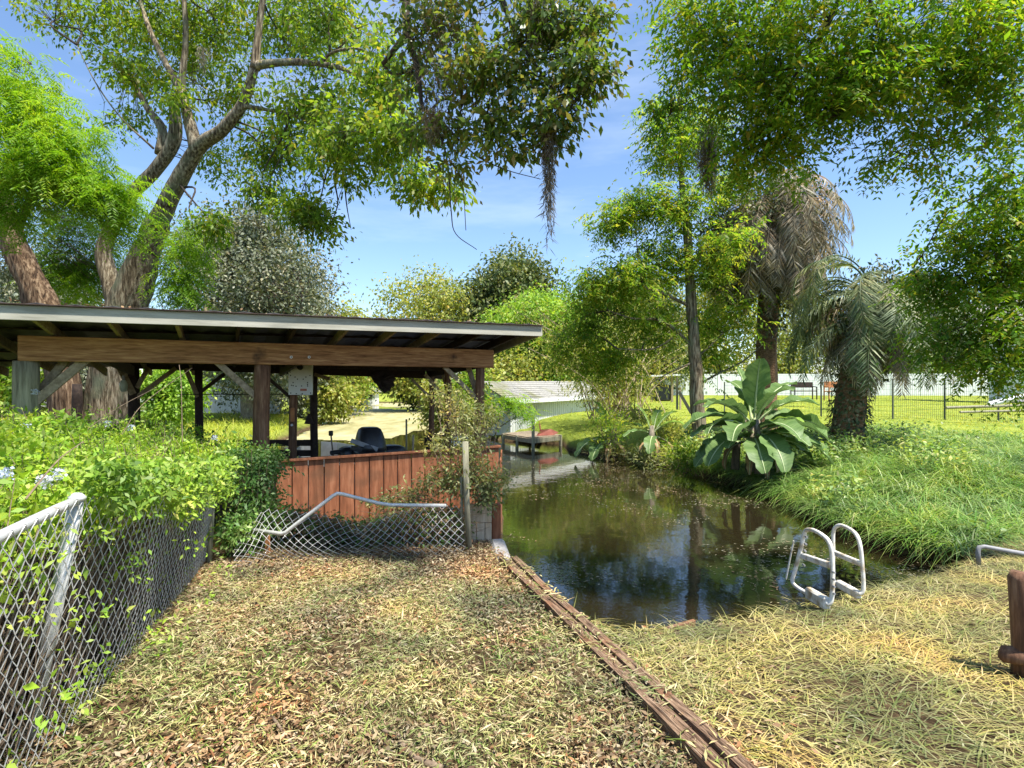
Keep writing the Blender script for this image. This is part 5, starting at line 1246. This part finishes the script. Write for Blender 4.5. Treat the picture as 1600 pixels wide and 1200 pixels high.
def blade_mat(name, c0, c1, trans):
    m, nt, b, out = new_mat(name)
    tc = nt.nodes.new('ShaderNodeTexCoord'); mp = nt.nodes.new('ShaderNodeMapping'); mp.inputs['Scale'].default_value = (22, 1.2, 1)
    nt.links.new(tc.outputs['Object'], mp.inputs['Vector'])
    n_ = nt.nodes.new('ShaderNodeTexNoise'); n_.inputs['Scale'].default_value = 2; n_.inputs['Detail'].default_value = 4; nt.links.new(mp.outputs['Vector'], n_.inputs['Vector'])
    r = ramp(nt, [(.3, c0), (.7, c1)]); nt.links.new(n_.outputs['Fac'], r.inputs['Fac']); nt.links.new(r.outputs['Color'], b.inputs['Base Color'])
    b.inputs['Roughness'].default_value = .5; b.inputs['Specular IOR Level'].default_value = .3
    bp = nt.nodes.new('ShaderNodeBump'); bp.inputs['Strength'].default_value = .35; bp.inputs['Distance'].default_value = .01; nt.links.new(n_.outputs['Fac'], bp.inputs['Height']); nt.links.new(bp.outputs['Normal'], b.inputs['Normal'])
    tr = nt.nodes.new('ShaderNodeBsdfTranslucent'); nt.links.new(r.outputs['Color'], tr.inputs['Color'])
    s = nt.nodes.new('ShaderNodeMixShader'); s.inputs['Fac'].default_value = trans
    nt.links.new(b.outputs['BSDF'], s.inputs[1]); nt.links.new(tr.outputs['BSDF'], s.inputs[2]); nt.links.new(s.outputs['Shader'], out.inputs['Surface'])
    return m
M_ban = blade_mat('banana leaf', (.09, .17, .045), (.19, .29, .09), .3); M_banL = blade_mat('young banana leaf', (.20, .34, .05), (.32, .46, .09), .35); M_banD = blade_mat('dry banana leaf', (.26, .15, .07), (.42, .28, .14), .2)
M_rib = surf_mat('leaf rib', [(.3, (.36, .44, .20)), (.7, (.50, .56, .32))], rough=.5, bump=0)
def leaf_set(mat, specs):
    out = []
    for (L, W, e0, bend, sd) in specs:
        me = banana_leaf(L, W, math.radians(e0), math.radians(bend), sd); me.materials.append(mat); me.materials.append(M_rib); out.append(me)
    return out
BL = leaf_set(M_ban, [(1.4, .56, 50, 80, 1), (1.5, .58, 32, 85, 2), (1.35, .50, 20, 60, 3), (1.45, .52, 5, 75, 4), (1.5, .56, 65, 70, 5), (1.3, .56, 78, 20, 6)])
BY = leaf_set(M_banL, [(1.3, .40, 60, 60, 7), (1.2, .36, 45, 80, 8), (1.3, .34, 75, 40, 9)])
BD = leaf_set(M_banD, [(1.1, .22, -10, 80, 10), (1.0, .18, 10, 120, 11)])
def banana(label, base, specs, stems=3, sc=1.0):
    t = thing('banana_plant', label, 'banana plant', base, 'banana plants')
    for i in range(stems):
        o = np.array([rng.normal() * .18, rng.normal() * .15, 0]) * sc
        mesh('stem', *tube([base + o - [0, 0, .3], base + o * .9 + [0, 0, .35 * sc], base + o * .5 + [0, 0, .8 * sc]], [.10 * sc, .085 * sc, .05 * sc], 12, .04, 4, i), M_barkgrey, t, True)
    for (me, az, dz, s, roll) in specs:
        o = bpy.data.objects.new('leaf', me); COL.objects.link(o); o.parent = t
        a = math.radians(az)
        o.matrix_local = Matrix.Translation((.06 * math.cos(a), .06 * math.sin(a), dz * sc)) @ Matrix.Rotation(a, 4, 'Z') @ Matrix.Rotation(math.radians(roll), 4, 'X') @ Matrix.Scale(s * sc, 4)
    return t
bb = P(1178, 712, 11.6)
banana('large banana clump with broad grey green leaves leaning over the pond', bb, [
    (BL[5], 260, .85, 1.05, 0), (BL[4], 100, .8, 1.0, 5), (BL[0], 200, .7, 1.0, 5), (BL[1], 175, .65, 1.05, -8), (BL[2], 190, .55, 1.1, 10), (BL[3], 210, .5, 1.1, -5), (BL[1], 230, .5, 1.0, 8), (BL[3], 165, .45, .95, 0),
    (BL[0], 345, .75, 1.0, 8), (BL[4], 20, .75, 1.0, 0), (BL[2], 0, .6, 1.15, -12), (BL[3], 330, .55, 1.2, 6), (BL[1], 315, .5, 1.05, -10), (BL[2], 295, .45, 1.0, 5), (BL[3], 270, .5, 1.1, 0), (BL[3], 250, .42, 1.05, 12), (BL[1], 285, .55, .95, 5),
    (BL[0], 60, .7, 1.0, 0), (BL[4], 300, .75, .9, 15), (BL[1], 15, .6, 1.1, 20), (BL[0], 150, .7, 1.0, 0), (BY[1], 320, .55, .9, 0), (BD[0], 265, .3, 1.0, 0), (BD[1], 285, .25, 1.0, 0), (BD[0], 240, .3, .9, 0), (BL[5], 130, .8, 1.0, 10), (BL[2], 222, .35, .9, 20), (BL[3], 185, .3, 1.0, -15), (BL[3], 345, .35, 1.0, 15), (BL[2], 310, .3, .85, -20), (BL[1], 205, .6, .95, 25), (BL[1], 340, .62, 1.0, -25), (BD[1], 200, .3, 1.1, 0), (BD[0], 310, .3, 1.0, 0)], 5, .94)
banana('small bright banana plant beside the white shed bank', P(955, 700, 15.8), [(BY[0], 120, .7, 1.1, 0), (BY[2], 200, .7, 1.1, 0), (BY[1], 330, .6, 1.1, 0), (BY[1], 250, .5, 1.0, 5), (BL[3], 200, .4, 1.2, 0), (BL[3], 230, .3, 1.1, 0), (BY[1], 20, .6, 1, 0), (BD[0], 250, .2, 1, 0), (BD[1], 300, .2, 1, 0), (BD[0], 200, .25, 1, 0)], 3, .72)
banana('middle banana plant with short upright leaves by the pond', P(1020, 698, 14.6), [(BY[0], 60, .6, 1.0, 0), (BY[2], 150, .6, .9, 0), (BY[1], 340, .6, 1.0, 0), (BY[0], 20, .55, 1.05, 0), (BL[2], 200, .5, .9, 0), (BL[3], 250, .4, .9, 0), (BD[0], 330, .4, .9, 0), (BD[1], 270, .3, 1, 0), (BD[1], 220, .2, 1, 0)], 2, .70)

# ---------------------------------------------------------------- palms
def frond_mesh(L, e0, bend, n, ll, lw, leafm, seed, limp=.3, bare=.18):
    r_ = np.random.default_rng(seed); ang = math.radians(e0); p = np.zeros(3); pts = []
    k = 26
    for i in range(k + 1):
        pts.append((p.copy(), ang)); ang -= math.radians(bend) / k; p = p + np.array([math.cos(ang), 0, math.sin(ang)]) * L / k
    PT = np.array([q for q, _ in pts]); AN = np.array([a for _, a in pts])
    t = np.linspace(bare, .99, n); idx = t * k; i0 = np.minimum(idx.astype(int), k - 1); fr = idx - i0
    pos = PT[i0] * (1 - fr[:, None]) + PT[i0 + 1] * fr[:, None]; a = AN[i0]
    d = np.stack([np.cos(a), 0 * a, np.sin(a)], -1); nr = np.stack([-np.sin(a), 0 * a, np.cos(a)], -1)
    out = []
    for s in (-1, 1):
        dd = d * .75 + np.array([0, s * .85, 0]) + nr * (.30 - limp) - np.array([0, 0, limp]) + r_.normal(size=(n, 3)) * (.08 + .15 * limp)
        l_ = ll * np.sin(np.pi * (.18 + .74 * (t - bare) / (1 - bare))) ** .6 * r_.uniform(.85, 1.15, n)
        out.append(kites(pos, dd, nr + r_.normal(size=(n, 3)) * .2, l_, lw, .2, .35))
    V = np.concatenate(out); Fq = quads(len(V) // 4)
    Vr, Fr_ = tube(PT, np.linspace(.022, .004, k + 1), 4, cap=False)
    V2 = np.concatenate([V, Vr]); F2 = np.concatenate([Fq, np.array(Fr_) + len(V)])
    me = bpy.data.meshes.new('frond'); me.from_pydata(V2.tolist(), [], F2.tolist()); me.update(); me.materials.append(leafm)
    return me
FG = [frond_mesh(2.4, e, b, 44, .46, .026, L_frond, i, .35) for i, (e, b) in enumerate([(80, 200), (55, 165), (35, 140), (15, 110), (65, 175)])]
FD = [frond_mesh(2.4, e, b, 34, .50, .028, L_dead, i + 20, .5) for i, (e, b) in enumerate([(30, 118), (10, 98), (-10, 80), (50, 138), (-32, 52)])]
def palm(label, base, top, lean, r, fronds, ivy=0, mat=M_palmtrunk):
    t = thing('palm_tree', label, 'palm tree', base, 'palms')
    path = spline(np.array([base - [0, 0, .3], base * .6 + top * .4 + lean, top]), 8)
    mesh('trunk', *tube(path, np.linspace(r * 1.15, r * .9, len(path)), 18, .10, 6, 3), mat, t, True)
    for (me, az, dz, s) in fronds:
        o = bpy.data.objects.new('frond', me); COL.objects.link(o); o.parent = t
        f_ = max(0, len(path) - 1 + dz / .2); c = path[int(min(f_, len(path) - 1))] if dz < 0 else top
        c = top + np.array([0, 0, dz]) if True else c
        o.matrix_local = Matrix.Translation(Vector(c - base)) @ Matrix.Rotation(math.radians(az), 4, 'Z') @ Matrix.Rotation(math.radians(rng.normal() * 12), 4, 'X') @ Matrix.Translation((r * .7, 0, 0)) @ Matrix.Scale(s, 4)
    if ivy:
        k = rng.integers(0, len(path), ivy); a = rng.uniform(0, 6.28, ivy); rr_ = r * rng.uniform(1.0, 1.5, ivy)
        c = path[k] + np.stack([np.cos(a) * rr_, np.sin(a) * rr_, rng.uniform(-.15, .15, ivy)], -1)
        d = np.stack([np.cos(a), np.sin(a), -1.2 + 0 * a], -1) + rng.normal(size=(ivy, 3)) * .5
        V = kites(c, d, np.stack([np.cos(a), np.sin(a), .5 + 0 * a], -1), rng.uniform(.06, .13, ivy), rng.uniform(.04, .08, ivy)); mesh('ivy', V, quads(ivy), L_ivy, t)
    return t, path
fr = []
for i in range(230):
    dz = rng.uniform(-2.3, .8); fr.append((FD[rng.integers(0, 5)], rng.uniform(0, 360), dz, rng.uniform(.8, 1.2) * (1 if dz > -.7 else 1 + (dz + .7) * .34)))
for i in range(16): fr.append((FG[rng.integers(0, 5)], rng.uniform(0, 360), .5 + rng.uniform(0, .35), rng.uniform(.5, .8)))
for az in (-20, 0, 15, 30): fr.append((FG[2], az, .8, .7))
pb1, pt1 = P(1196, 690, 16.2), P(1208, 328, 16.2)
t1, path1 = palm('tall palm with a thick shaggy skirt of dead brown fronds', pb1, pt1, np.array([-.05, 0, 0]), .26, fr, 0)
Ci = blob_centres([(1210, 450, 28, 80, 15.9, .35, 60), (1180, 400, 60, 50, 15.6, .6, 50), (1250, 330, 50, 40, 15.8, .6, 40), (1120, 360, 35, 40, 15.6, .5, 30), (1200, 330, 90, 50, 15.4, .8, 60), (1150, 440, 30, 50, 15.8, .5, 30), (1260, 420, 30, 50, 15.8, .5, 30)])
V = simple_leaves(Ci, 22, .22, .11, .06, .9); mesh('ivy', V, quads(len(V) // 4), L_ivy, t1)
fr = []
for i in range(120): fr.append((FG[rng.integers(0, 5)], rng.uniform(0, 360), rng.uniform(-.5, .3), rng.uniform(.75, 1.1)))
for az in (165, 195, 120): fr.append((FG[0], az, .55, 1.15))
for i in range(40): fr.append((FD[rng.integers(0, 5)], rng.uniform(0, 360), rng.uniform(-.8, .0), rng.uniform(.6, .85)))
pb2, pt2 = P(1322, 690, 13.0), P(1368, 478, 13.0)
palm2 = palm('squat leaning palm with drooping grey fronds and ivy covered trunk', pb2, pt2, np.array([-.12, 0, 0]), .30, fr, 2600)[0]
Ci = blob_centres([(1335, 500, 50, 45, 12.9, .5, 50), (1410, 500, 50, 60, 12.9, .6, 60), (1370, 560, 50, 28, 12.8, .5, 40), (1380, 440, 50, 30, 13, .5, 40)])
V = simple_leaves(Ci, 24, .2, .10, .05, .9); mesh('ivy', V, quads(len(V) // 4), L_ivy, palm2)

# ---------------------------------------------------------------- bush over the left fence
def fence_x(y): return FA[0] + (FB[0] - FA[0]) * (y - FA[1]) / (FB[1] - FA[1])
bu = thing('flowering_bush', 'bright green rambling bush with pale blue flowers over the left fence', 'bush', (-3.5, 4, -.2))
n = 88000
y = rng.uniform(1.2, 7.2, n); x = fence_x(np.minimum(y, 5.6)) - .04 - rng.random(n) ** 1.2 * 4.2 - np.maximum(y - 5.6, 0) * .2
x = np.where(rng.random(n) < .3, x, x - .07); off = fence_x(np.minimum(y, 5.6)) - x
top = 1.02 - .055 * (y - 2.4) + .34 * sstep(off, .1, 1.6) - .25 * sstep(off, 2.8, 4.2) + .42 * (fbm(x * 1.6, y * 1.6, 4) - .5) + .30 * (fbm(x * 5, y * 5, 2) - .5)
top = np.minimum(top, 1.36 + .15 * (fbm(x * 6 + 4, y * 6, 2) - .5) - .28 * sstep(y, 6.0, 7.2) - .10 * sstep(x, -3.2, -2.5))
g = ground_z(x, y); dep = rng.random(n) ** 2.0
z = top - dep * np.where(off < .45, top - g, .55)
keep = (off > .35) | (rng.random(n) < .28 + .6 * (z > top - .22)); keep &= z > g + .02
c = np.stack([x, y, z], -1)[keep]; m_ = len(c)
d = rng.normal(size=(m_, 3)) * .7 + np.array([.35, -.35, .25]); nr = rng.normal(size=(m_, 3)) * .6 + UP
l_ = rng.uniform(.03, .075, m_); mesh('foliage', kites(c, d, nr, l_, l_ * .45), quads(m_), L_bush, bu)
# stems and thatch standing behind the wire
n = 2400; y = rng.uniform(1.2, 5.7, n); o_ = .17 + rng.random(n) ** 1.5 * .5; x = fence_x(y) - o_
z0 = ground_z(x, y); h_ = rng.uniform(.25, 1.1, n); zz = z0 + rng.random(n) * .45
p = np.stack([x, y, zz], -1); q = p + np.stack([rng.normal(0, .10, n), rng.normal(0, .16, n), h_ * .6], -1); q[:, 2] = np.minimum(q[:, 2], 1.05 - .06 * (y - 2.4))
q[:, 0] = np.minimum(q[:, 0], fence_x(q[:, 1]) - .10)
V, Fc = sticks(p, q, rng.uniform(.0018, .006, n)); tag(mesh('stems', V, Fc, M_twig, bu), kind='stuff')
n = 2600; y = rng.uniform(1.2, 5.7, n); x = fence_x(y) - .25 - rng.random(n) * .5; p = np.stack([x, y, ground_z(x, y) + rng.random(n) * .3], -1)
V, Fc = sticks(p, p + np.stack([rng.normal(0, .1, n), rng.normal(0, .15, n), rng.uniform(.3, .7, n)], -1), rng.uniform(.003, .009, n)); tag(mesh('dark_stems', V, Fc, M_darktwig, bu), kind='stuff')
# leaves spilling over the top of the wire beyond the first post
n = 9000; t_ = rng.uniform(.30, 1.0, n); q = f_plan(t_); zt_ = f_top(t_)
lo = .55 * (fbm(t_ * 14, t_ * 3 + 8, 3) - .15)
C = np.stack([q[:, 0] + rng.normal(0, .08, n) + .03, q[:, 1] + rng.normal(0, .05, n), zt_ + .14 - rng.random(n) ** 1.6 * (.12 + np.clip(lo, 0, 1))], -1)
d = rng.normal(size=(n, 3)) * .8 + np.array([.5, -.4, -.2]); l_ = rng.uniform(.025, .06, n)
mesh('overhang_foliage', kites(C, d, rng.normal(size=(n, 3)) * .5 + np.array([.4, -.3, .8]), l_, l_ * .45), quads(n), L_bush, bu)
# sprigs poking through the wire
SPR = []
for i, (u_, v_) in enumerate([(235, 800), (250, 755), (300, 850), (200, 870), (230, 980), (260, 985), (325, 930), (70, 870), (130, 940), (60, 1130), (100, 1080), (330, 740), (205, 900), (140, 1040), (250, 1010), (345, 880), (40, 960), (155, 820)]):
    for _ in range(1):
        Yg = 2.0
        for __ in range(8):
            xx = (u_ - CU) / F * Yg; Yg = Yg + (xx - fence_x(Yg)) * .6
        c0 = P(u_, v_, Yg) + np.array([.03, -.01, 0]); k_ = 26; dd = rng.normal(size=(k_, 3)) + np.array([.6, -.4, .2])
        l_ = rng.uniform(.02, .045, k_); Vv = kites(c0 + rng.normal(size=(k_, 3)) * .045, dd, rand_dirs(k_) * .6 + np.array([.5, -.5, .6]), l_, l_ * .42)
        SPR.append(Vv)
Vv = np.concatenate(SPR); tag(mesh('sprigs', Vv, quads(len(Vv) // 4), L_bush, bu), kind='stuff')
for i, (u_, v_, Y) in enumerate([(92, 742, 2.6), (70, 752, 2.6), (5, 740, 2.3), (40, 668, 4.4), (55, 612, 6.0), (168, 662, 5.2), (205, 668, 5.4), (335, 684, 6.0)]):
    k_ = 60; c0 = P(u_, v_, Y); Vv = kites(c0 + rng.normal(size=(k_, 3)).clip(-1.3, 1.3) * .018, rand_dirs(k_), rand_dirs(k_), .018, .014)
    mesh('flower', Vv, quads(k_), L_flower, bu)
# young shoots standing above the hedge
n = 420; y = rng.uniform(1.9, 6.6, n); x = fence_x(np.minimum(y, 5.6)) - .1 - rng.random(n) * 2.6
z = .98 - .05 * (y - 2.4) + .30 * sstep(fence_x(np.minimum(y, 5.6)) - x, .1, 1.6)
p = np.stack([x, y, z], -1); q = p + np.stack([rng.normal(0, .07, n), rng.normal(0, .07, n), rng.uniform(.10, .30, n)], -1)
V, Fc = sticks(p, q, .003); tag(mesh('shoots', V, Fc, M_twig, bu), kind='stuff')
f_ = rng.random((n, 14)); C = (p[:, None] * (1 - f_[..., None]) + q[:, None] * f_[..., None]).reshape(-1, 3); m_ = len(C)
d = rng.normal(size=(m_, 3)) + UP * .2; l_ = rng.uniform(.025, .06, m_); mesh('shoot_foliage', kites(C, d, rng.normal(size=(m_, 3)) * .5 + UP, l_, l_ * .42), quads(m_), L_bush, bu)
# long bare canes arching out of the bush
for pts in ([(110, 690, 5), (180, 640, 5.2), (245, 605, 5.4)], [(190, 680, 5.2), (225, 630, 5.4), (300, 575, 6)], [(40, 780, 2.4), (90, 720, 2.6), (130, 690, 2.8)], [(285, 690, 5.5), (283, 600, 5.6), (280, 570, 5.7)]):
    p = spline(np.array([P(*q) for q in pts]), 6); mesh('cane', *tube(p, np.linspace(.0045, .002, len(p)), 5), M_twig, bu)

# leafy vine mass at the left end of the collapsed fence
vm = thing('leafy_shrub', 'dark leafy shrub at the left end of the collapsed fence', 'shrub', P(395, 860, 6))
C = blob_centres([(395, 750, 36, 50, 6.1, .3, 80), (410, 800, 30, 40, 6.1, .25, 60), (375, 830, 24, 40, 5.7, .25, 45), (415, 720, 30, 24, 6.4, .25, 40), (360, 720, 30, 30, 6.2, .25, 40)])
V = simple_leaves(C, 22, .07, .055, .024, .4); mesh('foliage', V, quads(len(V) // 4), L_bushdark, vm)
V, Fc = sticks(C, P(395, 860, 6)[None] + (C - P(395, 860, 6)) * .3, .004); tag(mesh('stems', V, Fc, M_twig, vm), kind='stuff')
# dusty shrub twining up the post and over the red planks
ds = thing('dusty_shrub', 'sparse dusty green shrub twining round the grey fence post', 'shrub', P(730, 850, 6.4))
dust = [(728, 645, 36, 30, 6.6, .25, 34), (700, 620, 30, 22, 6.8, .2, 22), (760, 650, 30, 26, 6.6, .2, 22), (690, 700, 26, 26, 6.5, .2, 22), (735, 740, 42, 30, 6.4, .25, 70), (765, 770, 26, 24, 6.4, .2, 36), (690, 750, 36, 18, 6.5, .2, 36), (640, 775, 40, 14, 6.6, .2, 28), (600, 785, 30, 10, 6.7, .2, 12), (735, 690, 24, 24, 6.4, .15, 26), (780, 740, 12, 30, 6.4, .1, 14)]
C = blob_centres(dust); V = simple_leaves(C, 19, .075, .05, .019, .2, .5); mesh('foliage', V, quads(len(V) // 4), L_dusty, ds)
V, Fc = sticks(np.tile(P(728, 800, 6.4), (len(C), 1)) * .35 + C * .65 + rng.normal(size=C.shape) * .06, C, .0035); tag(mesh('stems', V, Fc, M_twig, ds), kind='stuff')
# dead growth and vine leaves crushed inside the collapsed fence
dg = thing('dead_brush', 'tangle of dead stems and vines crushed under the collapsed fence', 'brush', P(560, 860, 6.3))
n = 4200; u_ = rng.uniform(395, 720, n); b_ = rng.random(n); vv = np.interp(u_, cu, ctop) - 4; Y = 6.2 + rng.random(n) * .5
p = np.stack([(u_ - CU) / F * Y, Y, EYE - (870 - (870 - vv) * b_ * .9 - CV) / F * Y], -1)
V, Fc = sticks(p, p + rng.normal(size=(n, 3)) * np.array([.16, .05, .07]), rng.uniform(.002, .005, n)); tag(mesh('stems', V, Fc, M_twig, dg), kind='stuff')
k = rng.random(n) < .62; C = p[k] + rng.normal(size=(k.sum(), 3)) * .04
V = simple_leaves(C, 4, .05, .045, .022, .3); mesh('foliage', V, quads(len(V) // 4), L_bushdark, dg)
k = rng.random(n) < .4; V = simple_leaves(p[k], 4, .06, .05, .022, .6); mesh('dead_leaves', V, quads(len(V) // 4), m_brownleaf, dg)
# small bright sapling over the dock
sp_ = thing('sapling', 'light green feathery sapling reaching over the water by the red planks', 'sapling', P(765, 720, 9.6))
p = spline(np.array([P(768, 730, 9.5), P(776, 670, 9.5), P(790, 635, 9.5), P(812, 628, 9.5)]), 6); mesh('stem', *tube(p, np.linspace(.016, .005, len(p)), 6), M_darktwig, sp_)
p = spline(np.array([P(776, 670, 9.5), P(800, 655, 9.5), P(822, 640, 9.5)]), 6); mesh('stem', *tube(p, np.linspace(.010, .004, len(p)), 6), M_darktwig, sp_)
C = blob_centres([(805, 628, 24, 12, 9.5, .25, 18), (822, 648, 14, 10, 9.5, .2, 9), (785, 622, 14, 8, 9.5, .2, 7)]); V = pinnate_leaves(C, 4, .06, .25, 7, .07, .018, .5); mesh('foliage', V, quads(len(V) // 4), L_feather, sp_)
# low plants along the far bank
for i, (u_, v_, ru, rv, Y, lm, lab) in enumerate([(945, 668, 30, 30, 15.2, L_mid, 'yellow green fern like shrub around the small banana plant'), (1045, 672, 26, 24, 15.0, L_yellow, 'pale yellow weeds between middle and large bananas'), (1065, 715, 28, 24, 12.6, L_mid, 'wispy fern like plant left of the large bananas'), (970, 705, 50, 18, 15.5, L_dusty, 'low dusty weeds below the small banana plant'), (1000, 650, 40, 14, 17, L_yellow, 'yellow green weeds behind the two small bananas'), (1020, 715, 40, 12, 14.2, L_dusty, 'dry brownish weeds at the waterline below the middle banana')]):
    t = thing('bank_plant', lab, 'plant', P(u_, v_ + rv, Y)); C = blob_centres([(u_, v_, ru, rv, Y, .4, 40)])
    V = simple_leaves(C, 20, .13, .13, .025, -.2); mesh('foliage', V, quads(len(V) // 4), lm, t)
    V, Fc = sticks(np.tile(P(u_, v_ + rv * 1.6, Y), (len(C), 1)) * .4 + C * .6, C, .006); tag(mesh('stems', V, Fc, M_twig, t), kind='stuff')

# fallen leaves caught on the roof and on the plank edging
n = 700; t_ = rng.uniform(T0, T1, n); s_ = S0 + rng.random(n) ** 2 * 2.0
C = np.array([bt(a, b, rz_(a, b) + .125) for a, b in zip(t_, s_)]) + UP * rng.random(n)[:, None] * .02
V = kites(C, rng.normal(size=(n, 3)) * np.array([1, 1, .35]), rng.normal(size=(n, 3)) * .4 + UP, rng.uniform(.03, .08, n), .028)
tag(mesh('roof_leaves', V, quads(n), m_brownleaf), 'dead leaves lying along the boathouse roof edge', 'leaves', kind='stuff')
n = 420; t_ = rng.random(n); C = E0[None] + (E1 - E0)[None] * t_[:, None] + en[None] * rng.uniform(-.1, .12, n)[:, None]
k = fbm(t_ * 12, t_ * 0 + 3, 3) > .45; C = C[k]; n = len(C)
C = np.stack([C[:, 0], C[:, 1], -.062 * (C[:, 1] - 2.3) + .064 + rng.random(n) * .012], -1); a = rng.uniform(0, 6.28, n)
V = kites(C, np.stack([np.cos(a), np.sin(a), rng.normal(0, .1, n)], -1), rng.normal(size=(n, 3)) * .3 + UP, rng.uniform(.03, .12, n), rng.uniform(.004, .016, n))
tag(mesh('plank_litter', V, quads(n), m_clip), 'clippings and leaf bits caught on the plank edging', 'litter', kind='stuff')
